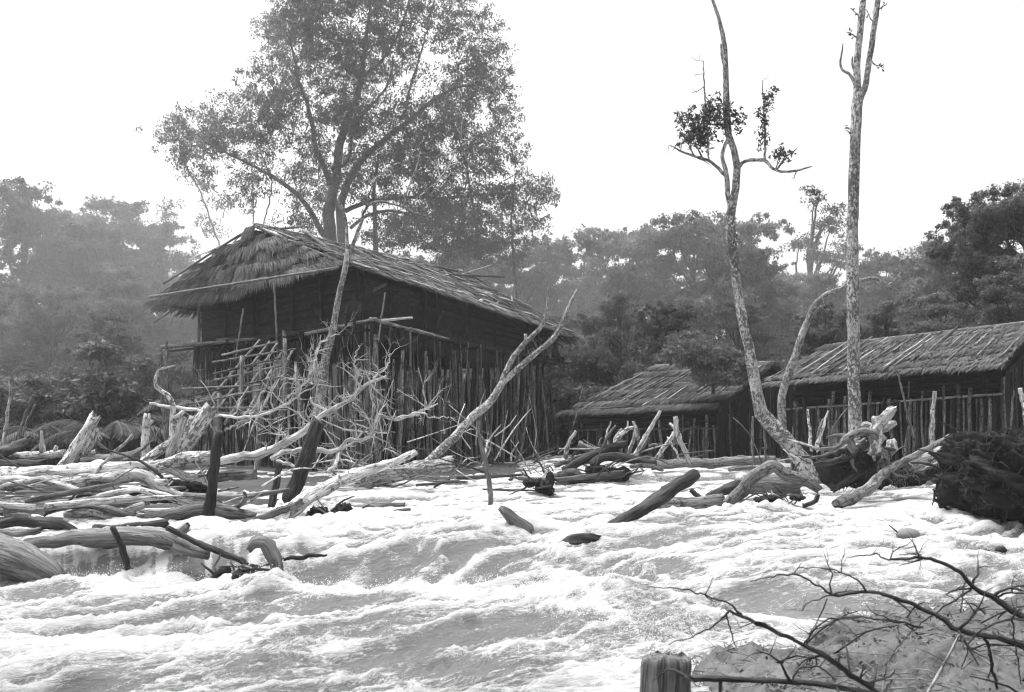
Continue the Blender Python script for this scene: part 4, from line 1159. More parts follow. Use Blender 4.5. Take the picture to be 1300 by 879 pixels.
# sprawling fallen dead crown of bleached twigs before the stilts
limb_thing('fallen_tree', 'bleached dead treetop sprawling in a tangle of white twigs before the stilts', 'dead tree', [
    [(225, 592, 6, 19.5), (300, 580, 7, 20), (335, 574, 6.5, 20), (375, 555, 5.5, 20.2), (405, 530, 4.5, 20.4), (440, 510, 3.5, 20.6), (470, 485, 2.6, 20.8), (492, 478, 1.8, 20.8)],
    [(345, 582, 5, 19.8), (365, 572, 4.5, 20), (400, 571, 4, 20), (428, 572, 3.6, 20.2), (440, 560, 3, 20.4), (465, 555, 3, 20.4), (476, 535, 2.8, 20.6), (485, 527, 2.6, 20.6), (500, 534, 2.4, 20.6), (530, 524, 2, 20.8), (555, 513, 1, 21)],
    [(500, 533, 1.6), (530, 524, 1.5), (548, 530, 1.3), (572, 530, .7)], [(430, 575, 3, 20.2), (424, 590, 3, 20), (417, 600, 2.6, 19.8)],
    [(470, 486, 1.5), (490, 466, 1.2), (497, 450, .7)], [(190, 512, 1.6), (222, 518, 2.6), (262, 524, 2.8), (292, 529, 2.6), (321, 529, 2.4), (348, 522, 2.1), (376, 505, 1.6), (400, 488, 1), (403, 470, .7)],
    [(285, 547, 1.8), (320, 528, 1.8), (328, 508, 1.6), (338, 490, 1.2), (345, 470, .8)], [(365, 505, 1.4), (382, 490, 1.4), (398, 470, 1.4), (400, 448, 1.6), (415, 430, 1.4), (430, 424, .8)],
    [(360, 515, 1.2), (377, 500, 1.4), (374, 480, 2, ), (372, 476, 2)], [(440, 512, 1.4), (455, 490, 1.2), (450, 460, 1), (455, 440, .6)], [(420, 524, 2), (398, 515, 2), (395, 505, 2)], [(350, 585, 3, 19.8), (365, 588, 2.8, 19.8), (382, 596, 2.6, 19.6)]],
    M['bone'], 20.6, n=9, rough=.16, wob=.06, slim=.8, twigs=[(0, 24, .8, 2, .35), (1, 22, .8, 2, .3), (5, 18, .8, 2, .3), (7, 18, .6, 2, .2), (9, 14, .5, 2, .2), (4, 8, .5, 2, .2), (6, 8, .5, 2, .2), (2, 5, .4, 1, .3)], seed=12)
# many-stemmed stump at the left
limb_thing('stump', 'splintered pale stump of several stems among the logs at left', 'stump', [
    [(224, 592, 14, 20.5), (222, 572, 11, 20.5), (228, 552, 8, 20.5), (234, 530, 6, 20.5)], [(226, 578, 11), (240, 556, 10.5), (252, 540, 10), (266, 521, 9)],
    [(221, 580, 6), (220, 553, 5), (219, 530, 4.2), (219, 514, 3.4), (212, 503, 3), (198, 491, 2.4), (198, 478, 2), (201, 470, 1.7), (222, 464, .9)],
    [(224, 560, 6.5), (208, 570, 6), (190, 582, 5.5), (165, 598, 5), (146, 611, 4)], [(219, 531, 3), (228, 528, 3), (232, 524, 3)], [(222, 590, 6), (210, 592, 4), (200, 588, 2.5)], [(232, 560, 5), (240, 540, 4), (243, 530, 3)]],
    M['pale'], 20.5, n=10, rough=.16, jag=.8)

# ------------------------------------------------------------------ logs and driftwood, one by one
def log(name, label, pts, d, mat, cat='log', branches=(), n=14, rough=.13, wob=.03, jag=.45, group=None):
    p = px4(pts, d)
    if n >= 14: n = 20
    rm_ = p[:, 3].mean(); n = n if rm_ > .04 else 8
    ln_ = np.linalg.norm(np.diff(p[:, :3], axis=0), axis=1).sum()
    v, f, tc = tube(p, n, rough, max(rm_ * .7, ln_ / 90), wob, jag)
    if branches:
        o = thing(name, p[0, :3], label, cat, group)
        put('trunk', v, f, M[mat], o, tc)
        for b in branches:
            v, f, tc = tube(px4(b, d), max(8, n - 8), rough, None, wob, jag)
            put('branch', v, f, M[mat], o, tc)
    else:
        o = put(name, v, f, M[mat], None, tc, origin=p[0, :3])
        tag(o, label, cat, group)
    return o
LG = 'fallen_log'; ST = 'driftwood_stick'
log(LG, 'long pale log, upper of the two lying across the left edge', [(-60, 606, 10), (0, 604, 10), (60, 601, 10), (130, 597, 10.5), (200, 592, 9), (228, 585, 8.5), (270, 580, 8)], 19.2, 'pale', branches=[[(195, 594, 7), (215, 597, 5.5), (240, 607, 4), (256, 603, 2), (262, 598, 1)]], n=14)
log(LG, 'long pale log, lower of the two, bending down to the right', [(-60, 618, 9.5), (0, 614, 9.5), (70, 614, 9), (130, 609, 8.5), (180, 605, 8), (203, 619, 6.5), (228, 630, 6), (262, 633, 5), (300, 641, 4)], 18.2, 'pale', branches=[[(196, 612, 5), (207, 612, 4), (214, 611, 2.5)]], n=14)
log('broken_log', 'upright broken log with a fresh white split face at left', [(78, 597, 8), (100, 565, 8), (122, 530, 6.5)], 21, 'pale', jag=.9, branches=[[(108, 575, 6), (114, 560, 6), (121, 545, 3)]])
log('stub', 'short pale knobbed post standing right of the broken white log', [(183, 596, 5.2), (184, 565, 5), (186, 528, 4.2)], 21, 'pale', 'post', branches=[[(187, 540, 3.5), (193, 534, 2.5)]])
log(LG, 'grey log poking in from the left edge above the pile', [(-30, 583, 8), (0, 574, 7.5), (36, 561, 5.5)], 22, 'mid')
log(LG, 'dark low log under the poking grey log at left edge', [(-30, 590, 8), (20, 592, 8), (58, 590, 7)], 22.5, 'wet')
log(LG, 'short whitish log lying behind the pale logs at far left', [(10, 577, 3), (40, 579, 4.5), (82, 575, 4.5)], 22.8, 'pale', branches=[[(54, 575, 4), (53, 560, 2.5), (52, 548, 1.2)], [(70, 573, 3), (72, 567, 2.4)]])
log(LG, 'brown log lying behind between broken log and knobbed post', [(108, 587, 8), (150, 583, 8.5), (190, 574, 8)], 24.5, 'mid')
log(LG, 'short pale round log lying at the foot of the broken white log', [(92, 576, 3), (105, 577, 3.4), (121, 575, 3.6)], 22, 'pale')
log(ST, 'straight bare stick slanting up from the pale logs', [(118, 604, 2), (140, 580, 2), (169, 552, 1.8)], 19, 'pale', 'stick')
log(ST, 'long thin curved stick slanting up to the stump', [(135, 597, 1.8), (165, 580, 1.8), (190, 562, 1.5), (213, 530, 1)], 20, 'mid', 'stick')
log(ST, 'thin white upright stick at the far left edge', [(4, 572, 2.4), (9, 530, 2), (13, 497, 1.4), (11, 484, .8)], 25, 'pale', 'stick')
log(ST, 'left of two dark leaning sticks at far left', [(22, 565, 1.8), (30, 535, 1.8), (40, 506, 1.6)], 26, 'mid', 'stick')
log(ST, 'right of two dark leaning sticks at far left', [(26, 566, 1.5), (33, 540, 1.5), (44, 514, 1.2)], 26.3, 'mid', 'stick')
log(ST, 'tall thin pole standing left of the many-stemmed stump', [(212, 570, 2.6), (207, 520, 2.4), (203, 449, 1.8)], 26, 'mid', 'pole')
log(ST, 'taller thin pole beside the floor end of the big house', [(214, 575, 2), (213, 500, 2), (212, 433, 1.4)], 27, 'mid', 'pole')
log('dark_post', 'black rotten post standing upright before the log pile', [(264, 664, 7.5), (267, 635, 7), (271, 595, 6.5), (278, 549, 5.2)], 14.8, 'black', 'post', jag=.6)
log('dark_post', 'thick dark slanting post with a flat cut top under the bare tree', [(368, 636, 9.5), (385, 592, 9.5), (405, 536, 8.5)], 17.6, 'wet', 'post')
log('dark_post', 'small dark stake between the black post and the slanting post', [(344, 648, 4.5), (350, 620, 4.5), (355, 588, 3.6)], 17, 'wet', 'stake')
log(LG, 'thick bleached log end lying before the stilts of the big house', [(425, 620, 11), (470, 608, 11), (520, 598, 9.5), (578, 588, 8.6)], 21, 'pale', n=16)
log(LG, 'smooth pale pole-like log leaning up out of the water, thin end right', [(318, 672, 9, 14.3), (350, 658, 10, 14.6), (385, 636, 9.5, 15.2), (440, 607, 7.5, 16.2), (490, 590, 5, 17), (527, 575, 3.8, 17.6)], 15, 'pale', n=14)
log(LG, 'flat wet plank-like log lying in the water below the bleached log end', [(425, 648, 4.5), (470, 645, 5), (515, 642, 4)], 16.8, 'wetmid')
log(LG, 'second flat wet log awash, just in front of the first', [(440, 656, 4), (480, 653, 4.5), (522, 648, 3)], 15.2, 'wetmid')
log(LG, 'thick brown log across the lip of the small fall at left', [(30, 692, 7), (95, 683, 9), (110, 684, 11.5), (160, 681, 12), (205, 684, 11), (236, 694, 10)], 12.3, 'wetmid', n=16, branches=[[(215, 690, 8), (225, 680, 7), (240, 670, 6)]])
log(LG, 'huge smooth rounded log half out of the water at the left edge', [(-60, 690, 24), (-10, 700, 25), (30, 712, 23), (66, 732, 18), (80, 742, 10)], 11.6, 'wetmid', n=20, rough=.09)
log('dark_post', 'little dark stake leaning left in the fall', [(162, 722, 4.2), (154, 697, 4.2), (143, 669, 3.4)], 11.7, 'wet', 'stake')
log(ST, 'straight dark plank pole slanting down into the root clump', [(213, 671, 3.6), (250, 688, 4), (285, 703, 4), (315, 718, 4)], 11.9, 'wet', 'pole')
log('horn_stump', 'bent horn-shaped wood stump beside the root clump in the fall', [(316, 699, 4), (324, 691, 7), (336, 691, 9), (346, 706, 9.5), (354, 728, 8), (356, 740, 7)], 11.7, 'wetmid', 'stump', rough=.14, jag=.6)
log(ST, 'short black branch awash right of the horn-shaped stump', [(361, 711, 1.8), (380, 707, 3), (400, 706, 2.4), (416, 705, 1.2)], 11.8, 'black', 'branch', rough=.2)
log(LG, 'dark log with a hooked end in the middle of the left pile', [(-10, 668, 6), (24, 663, 6.5), (53, 664, 7), (80, 667, 6.5), (96, 675, 4)], 13.2, 'wet')
log(LG, 'flat grey mossy log slab under the pale logs at left', [(-30, 644, 8), (30, 644, 8), (80, 643, 7), (106, 649, 3)], 16.2, 'mid')
log(LG, 'grey curved log in the left pile rising to the right', [(84, 653, 5), (119, 651, 6), (143, 656, 6), (156, 650, 5), (182, 641, 4.5)], 15.2, 'pale')
log(LG, 'thick brown log passing behind the black post', [(176, 662, 7.5), (200, 657, 8), (230, 652, 8.5), (257, 646, 8.5), (286, 650, 8), (322, 657, 6)], 14.9, 'mid', n=14)
log(LG, 'thin mossy log slanting along the water edge right of black post', [(270, 668, 4), (324, 661, 4.6), (366, 645, 4.4), (384, 636, 4)], 14.4, 'mid')
log(LG, 'short brown log lying behind the black post', [(262, 606, 6), (290, 604, 6.5), (324, 602, 6.5)], 19.5, 'mid')
log(LG, 'thin dark log beneath the bend of the lower pale log', [(150, 636, 4), (190, 634, 4.4), (226, 637, 3.6)], 16.5, 'wet')
log(ST, 'dark arching branch under the lower pale log', [(97, 638, 1.6), (100, 630, 2.2), (127, 628, 2.4), (182, 621, 2.4)], 16.6, 'wet', 'branch')
log(ST, 'thin dark stick slanting in front of the mossy slab', [(40, 660, 1.4), (62, 652, 1.6), (84, 638, 1.8), (108, 617, 1.4)], 15, 'wet', 'stick')
log(ST, 'looping pale root at the left edge of the pile', [(-8, 625, 2.4), (5, 640, 2.4), (8, 655, 2.4), (30, 652, 2.4), (42, 660, 2)], 14.2, 'mid', 'root')
log(LG, 'wet log low at the left edge above the huge rounded log', [(-20, 675, 4), (20, 676, 4.4), (50, 674, 4)], 12.6, 'wetmid')
log(LG, 'dark chunk of log lying left of the horn-shaped stump', [(226, 690, 10), (242, 697, 9), (262, 704, 7)], 12, 'wetmid')
log(LG, 'dark log on the water line behind the fall', [(120, 672, 5), (170, 669, 5), (214, 664, 5.5)], 13.2, 'wet')
# centre
log(ST, 'thin upright crooked stick standing in the water right of the big house', [(622, 646, 2.8), (621, 620, 3), (617, 592, 2.8), (610, 563, 2.4), (607, 535, 1.2)], 17.6, 'mid', 'stick')
log('stub', 'blunt grey log stub slanting out of the water at centre', [(672, 676, 8), (655, 664, 8), (645, 653, 7), (636, 646, 3.5)], 13.4, 'wetmid', 'log', jag=.5)
log('wood_chunk', 'dark splintered chunk of wood in the rapids at centre', [(690, 708, 5), (708, 699, 7), (730, 691, 8.5), (748, 687, 8.5), (758, 685, 8)], 12.7, 'wet', 'log', rough=.3, jag=1.2)
log(LG, 'thick dark log rising diagonally out of the rapids right of centre', [(758, 683, 7, 13.3), (774, 671, 7, 13.5), (810, 650, 8, 13.9), (845, 627, 8.6, 14.3), (872, 609, 8.6, 14.6), (884, 602, 7, 14.7)], 15, 'wet', n=16)
log(LG, 'grey log lying level in the water right of the dark diagonal log', [(838, 641, 9), (851, 640, 9.5), (880, 640, 9), (918, 636, 8)], 16.4, 'mid', n=14)
log('arched_root', 'pale arching root like a swan neck over the water', [(905, 648, 6), (925, 640, 7), (942, 626, 8), (951, 610, 8), (968, 598, 7.5), (985, 592, 7), (996, 602, 7), (1017, 608, 6.5), (1040, 622, 5.5)], 17.4, 'mid', 'root', n=14, branches=[[(1008, 606, 5), (1010, 599, 3.5)]])
log(LG, 'dark curved wood behind the arching root', [(898, 632, 4), (918, 622, 6), (938, 616, 6.5), (948, 616, 5)], 17.8, 'wet')
log('stub', 'small dark stub poking out left of the arching root', [(892, 634, 3.2), (883, 628, 3.2), (876, 622, 3)], 16.6, 'wet', 'stub')
log(LG, 'large dark rounded log behind the arch of the pale root', [(945, 618, 13), (980, 616, 14), (1015, 618, 11)], 19, 'wetmid', n=14)
log(LG, 'small bent stick end rising from the foam right of the arch', [(1020, 642, 3), (1032, 637, 3), (1038, 628, 2.6)], 16, 'wet', 'stick')
log(LG, 'long level log on the shore before the middle hut', [(828, 592, 5.5), (880, 589, 5.5), (930, 586, 6), (984, 584, 6)], 25.5, 'mid')
log(LG, 'pale thin log end lying on the shore left of the crooked tree', [(925, 596, 2.6), (960, 594, 3), (990, 592, 2.6)], 23.5, 'mid')
log(LG, 'short pale log on top of the centre pile', [(735, 565, 4.5), (748, 570, 4.5), (762, 575, 4.5)], 24.6, 'mid')
log(LG, 'dark log climbing right through the centre pile', [(716, 598, 5), (735, 587, 5.5), (756, 577, 6), (778, 569, 5.5), (796, 564, 4.5)], 24, 'wet')
log(LG, 'arched dark log in the centre pile', [(750, 590, 5), (765, 581, 5.5), (782, 580, 6), (806, 585, 6), (832, 589, 5)], 23.6, 'wet')
log(LG, 'dark log along the foot of the centre pile', [(706, 617, 4.5), (730, 612, 5.5), (755, 607, 5.5), (792, 601, 4.5)], 22.6, 'wet')
log(LG, 'pale humped log at the left foot of the centre pile', [(700, 608, 4), (715, 602, 5), (728, 600, 5), (740, 606, 4)], 23, 'mid')
log(LG, 'thin grey log slanting behind the dark climbing log', [(704, 591, 3), (730, 582, 3.4), (754, 577, 3)], 24.8, 'mid')
log(LG, 'thin pale log slanting down at the right foot of the centre pile', [(800, 592, 2.5), (820, 591, 3), (842, 597, 2.6)], 23, 'mid')
STK = [(766, 568, 782, 540, 2), (771, 566, 776, 536, 1.2), (717, 582, 731, 548, 2.6), (762, 566, 764, 556, 1.6), (780, 566, 790, 545, 2.2), (806, 578, 838, 522, 2.6), (802, 580, 822, 556, 2.2), (828, 588, 857, 549, 2.8), (848, 555, 862, 585, 1.5), (824, 567, 838, 564, 1.2), (810, 560, 803, 535, 2), (798, 577, 808, 545, 2.2)]
for i, (a, b, c, e, r) in enumerate(STK):
    log(ST, 'bare branch sticking up out of the centre driftwood pile', [(a, b, r), ((a + c) / 2 + rng.normal() * 2, (b + e) / 2, r), (c, e, r * .7)], 24 + .1 * i, 'pale' if i % 3 else 'mid', 'branch', group='branches in the centre pile')
log('forked_pole', 'pale forked post leaning like an inverted V before the middle hut', [(876, 588, 3.4), (866, 566, 3.2), (860, 548, 3.2), (858, 530, 3)], 24.5, 'pale', 'post', branches=[[(861, 552, 2.4), (856, 543, 2.2), (850, 538, 1.6)]])
log('arched_branch', 'pale branch curving up like a hook in the centre pile', [(778, 572, 2.6), (786, 555, 2.6), (797, 545, 2.4), (808, 542, 1.8)], 24.2, 'pale', 'branch', branches=[[(797, 545, 1.4), (797, 535, 1)]])
log(ST, 'thin pole leaning against the middle hut', [(958, 590, 1.8), (955, 560, 1.8), (956, 528, 1.4)], 25.4, 'mid', 'pole')
log(ST, 'thin pole standing between crooked tree and middle hut', [(973, 588, 1.6), (971, 560, 1.6), (968, 532, 1.2)], 24.8, 'mid', 'pole')
# right
log(LG, 'grey log slanting up out of the rapids before the upturned stump', [(1062, 641, 7, 16.6), (1082, 632, 7.5, 16.8), (1102, 622, 7, 17.2), (1118, 606, 6, 17.6), (1132, 595, 4.8, 18), (1165, 576, 4, 18.6), (1197, 559, 2.8, 19)], 17, 'mid', n=14)
log('striped_post', 'pale ring-marked post standing before the long hut', [(1185, 575, 3), (1184, 540, 2.8), (1186, 497, 2.4)], 21.5, 'pale', 'post')
log(LG, 'pale thick log end lying between upturned stump and dark root mound', [(1158, 590, 10), (1172, 583, 12), (1190, 578, 12), (1208, 576, 8)], 19.5, 'pale', n=16)
log(LG, 'short pale broken log leaning on the upturned stump', [(1128, 575, 6), (1133, 568, 7), (1131, 560, 6)], 18.6, 'pale', jag=.6)
log(ST, 'thin dark branch lying beside the pale thick log end', [(1160, 600, 2), (1180, 594, 2.4), (1205, 580, 1.8), (1216, 574, 1)], 18.4, 'wetmid', 'branch')
log(ST, 'thin pole leaning left before the long hut, right of the tall trunk', [(1160, 556, 1.6), (1150, 520, 1.5), (1140, 470, 1)], 21.8, 'mid', 'pole')
log(ST, 'short white stick standing left of the tall trunk', [(1030, 572, 2), (1028, 545, 2), (1026, 520, 1.4)], 21.8, 'pale', 'stick')
log(ST, 'split white stick fanning up left of the tall trunk', [(1036, 572, 3.2), (1043, 548, 2.2), (1051, 522, 1)], 21.9, 'pale', 'stick', branches=[[(1038, 566, 1.8), (1040, 545, 1.4), (1045, 532, .8)]])
log(ST, 'pale pole standing at the right edge before the gable', [(1308, 560, 3), (1300, 520, 3), (1294, 493, 2.4)], 19, 'pale', 'pole')
log(ST, 'thin pale pole at right before the long hut, behind the root mound', [(1283, 556, 1.4), (1285, 520, 1.3), (1287, 496, 1)], 19.5, 'mid', 'pole')

# upturned stump and dark root masses
def blob(name, c, r, mat, parent=None, amp=.3, freq=1.5, seed=0, res=(34, 22), label=None, cat=None):
    a = np.linspace(0, 2 * math.pi, res[0], endpoint=False); b = np.linspace(-math.pi / 2, math.pi / 2, res[1])
    A_, B_ = np.meshgrid(a, b)
    d = np.stack([np.cos(A_) * np.cos(B_), np.sin(A_) * np.cos(B_), np.sin(B_)], -1)
    q = d * freq
    n = fbm(q[..., 0] * 2 + q[..., 2] * 1.3 + 9, q[..., 1] * 2 - q[..., 2] * .9 + 4, seed, 4) - .5 + .5 * (ridged(q[..., 0] * 4 + q[..., 2] * 3 + 3, q[..., 1] * 4 + q[..., 2] * 2, seed + 3, 3) - .6)
    v = np.asarray(c) + d * np.asarray(r) * (1 + amp * n)[..., None] * 1.0
    nr, nc = res[1], res[0]
    i = np.arange(nr - 1)[:, None] * nc; j = np.arange(nc)[None, :]; j2 = (j + 1) % nc
    f = np.stack([i + j, i + j2, i + nc + j2, i + nc + j], -1).reshape(-1, 4)
    return v.reshape(-1, 3), f

def roots(c, r, n, L, rad, rg, out_bias=.8, droop=.3, surf=None):
    out = []
    for i in range(n):
        d = rg.normal(size=3); d /= np.linalg.norm(d)
        p = np.asarray(c) + d * np.asarray(r) * .9
        p = np.asarray(c) + d * np.asarray(r) * .8
        if surf is not None:
            p = surf[int(rg.integers(0, len(surf)))].copy(); d = (p - np.asarray(c)); d /= np.linalg.norm(d)
        pts = [[*p, rad]]; dd = d * out_bias * .5 + np.cross(d, rg.normal(size=3)) * .9; dd[2] -= droop
        for j in range(4):
            dd = dd / np.linalg.norm(dd) + rg.normal(size=3) * .45; dd[2] -= droop * .3
            p = p + dd / np.linalg.norm(dd) * L / 4 * rg.uniform(.6, 1.3)
            pts.append([*p, rad * (1 - .18 * (j + 1))])
        out.append(tube(np.array(pts), 4, .05, L / 6, 0))
    return join(out)

rr = np.random.default_rng(91)
us = thing('upturned_stump', P(1085, 615, 18.5), 'gnarled upturned stump with twisted roots at the foot of the tall pale trunk', 'stump')
for i, (cx, cy, rx, ry, s) in enumerate([(1082, 592, 30, 26, 3), (1105, 600, 30, 22, 5), (1060, 598, 22, 22, 8), (1150, 608, 26, 10, 6)]):
    c = P(cx, cy, 18.6); v, f = blob('b', c, (rx / F * 18.6, .35, ry / F * 18.6), None, None, .55, 1.6, s)
    put('root_mass', v, f, M['fibre'], us)
jn = roots(P(1085, 592, 18.6), (.5, .4, .35), 260, .28, .016, rr); put('rootlets', jn[0], jn[1], M['wet'], us, jn[2], kind='stuff')
jn = roots(P(1135, 600, 18.4), (.45, .3, .18), 200, .22, .011, rr); put('rootlets', jn[0], jn[1], M['mid'], us, jn[2], kind='stuff')
for (pts, mm) in [([(1110, 575, 9), (1108, 555, 10), (1114, 540, 10), (1122, 531, 10), (1132, 522, 8), (1137, 518, 5)], 'pale'), ([(1112, 552, 7), (1098, 548, 7), (1085, 552, 6), (1072, 560, 5), (1058, 568, 3), (1040, 570, 2)], 'mid'),
                  ([(1120, 545, 7), (1130, 538, 6), (1138, 536, 4)], 'pale'), ([(1100, 560, 6), (1082, 565, 6), (1062, 574, 5), (1046, 578, 3), (1028, 582, 2)], 'mid'), ([(1075, 580, 6), (1055, 588, 5), (1036, 592, 3)], 'wet'),
                  ([(1115, 570, 5), (1125, 580, 4), (1128, 592, 3)], 'mid'), ([(1110, 585, 3), (1113, 570, 3), (1111, 560, 2.5)], 'pale'), ([(1085, 570, 7), (1078, 558, 6), (1066, 553, 4), (1050, 556, 2)], 'wetmid'), ([(1090, 600, 9), (1070, 612, 8), (1056, 622, 7)], 'wet'),
                  ([(1120, 560, 6), (1112, 545, 6), (1100, 540, 5), (1090, 546, 3)], 'pale'), ([(1118, 590, 3), (1130, 600, 3), (1150, 606, 2)], 'mid')]:
    p_ = px4(pts, 18.2 + rr.normal() * .2); p_[:, 3] *= .72; v, f, tc = tube(p_, 14, .28, .04, .05, .8); put('root', v, f, M[mm], us, tc)

for i in range(34):
    a = rr.uniform(-.3, 3.4); d0 = np.array([math.cos(a), -.35 + rr.normal() * .3, math.sin(a) * .8 + .1])
    p = P(1098 + rr.normal() * 14, 582 + rr.normal() * 10, 18.5); l = rr.uniform(.35, .85); r = rr.uniform(.018, .05)
    pts = [[*p, r]]
    for j in range(4):
        d0 = d0 / np.linalg.norm(d0) + rr.normal(size=3) * .38; p = p + d0 / np.linalg.norm(d0) * l / 4; pts.append([*p, r * (1 - .2 * j)])
    v, f, tc = tube(np.array(pts), 7, .2, .05, .02, .5); put('root', v, f, M[('mid', 'wetmid', 'wet', 'pale', 'wet')[i % 5]], us, tc)
mo = thing('root_mound', P(1270, 664, 15.2), 'big black mound of matted roots at the right edge', 'root mound')
c = P(1306, 610, 14.7)
v, f = blob('b', c, (1.12, .9, .66), None, None, .55, 2.6, 12, (130, 80))
q_ = (v - c) / np.array([1.12, .9, .66]); m_ = np.abs(q_).max(1, keepdims=True); e_ = np.linalg.norm(q_, axis=1, keepdims=True)
v = c + q_ * (1 + .55 * (np.clip(e_ / (m_ + 1e-6), 1, 1.3) - 1)) * np.array([1.12, .9, .66])
v[:, 0] += (v[:, 2] - c[2]) * -.28
put('matted_core', v, f, M['fibre'], mo)
for mm, nn_, rad in (('black', 700, .010), ('hairroot', 900, .005)):
    jn = roots(c, (1.09, .9, .74), nn_, .22, rad, rr, .3, .25, v); put('hairy_roots', jn[0], jn[1], M[mm], mo, jn[2], kind='stuff')
jn = roots(c + np.array([.1, -.5, -.25]), (.7, .4, .4), 260, .22, .006, rr, .2, .4, v[(v[:, 2] < c[2] - .1) & (v[:, 0] > c[0] - .5) & (v[:, 1] < c[1])]); put('grey_roots', jn[0], jn[1], M['mid'], mo, jn[2], kind='stuff')
for i in range(46):
    p = v[int(rr.integers(0, len(v)))].copy(); d0 = np.cross((p - c) / np.linalg.norm(p - c), rr.normal(size=3)); l = rr.uniform(.35, .9); w = rr.uniform(.012, .034)
    pts = [[*p, w]]
    for j in range(4):
        d0 = d0 / np.linalg.norm(d0) + rr.normal(size=3) * .35; d0[2] -= .1; p = p + d0 / np.linalg.norm(d0) * l / 4; pts.append([*p, w * (1 - .2 * j)])
    tv, tf, tt = tube(np.array(pts), 7, .2, .06, .02, .4); put('root', tv, tf, M[('wet', 'black', 'wetmid', 'wet')[i % 4]], mo, tt)
for (name, label, cx, cy, d, rx, ry, nr, s) in [('root_clump', 'dark soaked root clump below the leaning pale log', 430, 652, 15.4, 40, 17, 120, 21), ('root_clump', 'dark wiry root clump at the end of the plank pole in the fall', 300, 727, 11.6, 26, 16, 140, 22),
                                               ('root_clump', 'dark root stump at the water edge right of the big house', 680, 614, 19.5, 26, 16, 110, 23), ('root_clump', 'low dark fringe of roots in front of the arching root', 985, 630, 16.8, 28, 8, 120, 24),
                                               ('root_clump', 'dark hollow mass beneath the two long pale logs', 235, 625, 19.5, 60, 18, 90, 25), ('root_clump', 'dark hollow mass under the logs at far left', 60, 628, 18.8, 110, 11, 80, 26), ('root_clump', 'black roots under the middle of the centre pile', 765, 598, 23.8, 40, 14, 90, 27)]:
    c = P(cx, cy, d); o = thing(name, c, label, 'roots')
    allv = []
    for q in range(5):
        cc = c + np.array([rr.uniform(-1, 1) * rx / F * d * .75, rr.normal() * .12, rr.uniform(-.7, .35) * ry / F * d])
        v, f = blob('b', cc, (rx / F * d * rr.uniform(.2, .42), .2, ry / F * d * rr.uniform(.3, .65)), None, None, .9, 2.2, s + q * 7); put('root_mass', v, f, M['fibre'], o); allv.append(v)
    v = np.vstack(allv)
    for q in range(14):
        p = v[int(rr.integers(0, len(v)))]; dr = rr.normal(size=3) * [1, .5, .5]; dr /= np.linalg.norm(dr); l = rr.uniform(.2, .6); w = rr.uniform(.008, .024)
        tv, tf, tt = tube(np.array([[*(p - dr * l * .3), w], [*(p + rr.normal(size=3) * .05), w], [*(p + dr * l * .7), w * .5]]), 6, .1, .06, .02); put('root', tv, tf, M['wet' if q % 3 else 'wetmid'], o, tt)

# loose sticks tangled along the shore
def scatter(label, group, n, box, dz, mat, L=(.4, 1.4), flat=.35, r0=(.008, .03), yk=.6):
    for i in range(n):
        px, py = rr.uniform(*box[0]), rr.uniform(*box[1]); d = rr.uniform(*dz)
        p = P(px, py, d)
        z0 = max(p[2], wz(p[0], p[1]) if d < bank_d(px) else float(ground_z(np.array([p[0]]), np.array([p[1]]))[0]))
        p[2] = min(z0 + .25, max(p[2], z0))
        dr = rr.normal(size=3) * [1, yk, flat]; dr[2] = abs(dr[2]); dr /= np.linalg.norm(dr); l = rr.uniform(*L); r = rr.uniform(*r0)
        q = p + dr * l; m = (p + q) / 2 + rr.normal(size=3) * l * .07
        v, f, tc = tube(np.array([[*p, r], [*m, r * .9], [*q, r * .5]]), 5, .05, l / 5, .0)
        tag(put('driftwood_stick', v, f, M[mat[i % len(mat)]], None, tc, origin=p), label, 'stick', group)
scatter('small loose stick strewn over the log pile at left', 'sticks on the left log pile', 34, ((-10, 340), (604, 670)), (14, 21), ['mid', 'wet', 'pale', 'mid'])
scatter('small loose stick strewn at the foot of the stilts', 'sticks under the big house', 46, ((380, 690), (585, 625)), (19, 27), ['mid', 'pale', 'wet'], (.4, 1.3))
scatter('small loose stick strewn over the centre driftwood pile', 'sticks on the centre pile', 40, ((690, 860), (570, 612)), (22, 26), ['mid', 'wet', 'pale'])
scatter('small loose stick strewn on the shore before the long hut', 'sticks before the long hut', 26, ((960, 1240), (570, 605)), (18, 24), ['mid', 'wet', 'pale'])
scatter('thin upright sapling stick on the shore between the houses', 'upright sticks between the houses', 22, ((600, 720), (570, 600)), (25, 29), ['mid', 'pale', 'bark'], (.8, 2.2), 3.5, (.01, .025))

scatter('middling log jammed in the driftwood pile at left', 'jammed logs of the left pile', 26, ((-60, 300), (624, 676)), (13.5, 18), ['pale', 'mid', 'pale', 'wetmid'], (.9, 2.3), .045, (.035, .075), .14)
scatter('middling log jammed along the shore below the stilts', 'jammed logs under the big house', 18, ((400, 690), (598, 630)), (19, 25), ['mid', 'wetmid', 'wet'], (.6, 1.6), .10, (.025, .055), .22)
scatter('thin pale stick standing among the stilts of the big house', 'pale sticks among the stilts', 40, ((250, 640), (540, 600)), (23, 27), ['bone', 'pale', 'mid'], (.8, 2.4), 2.2, (.008, .02))
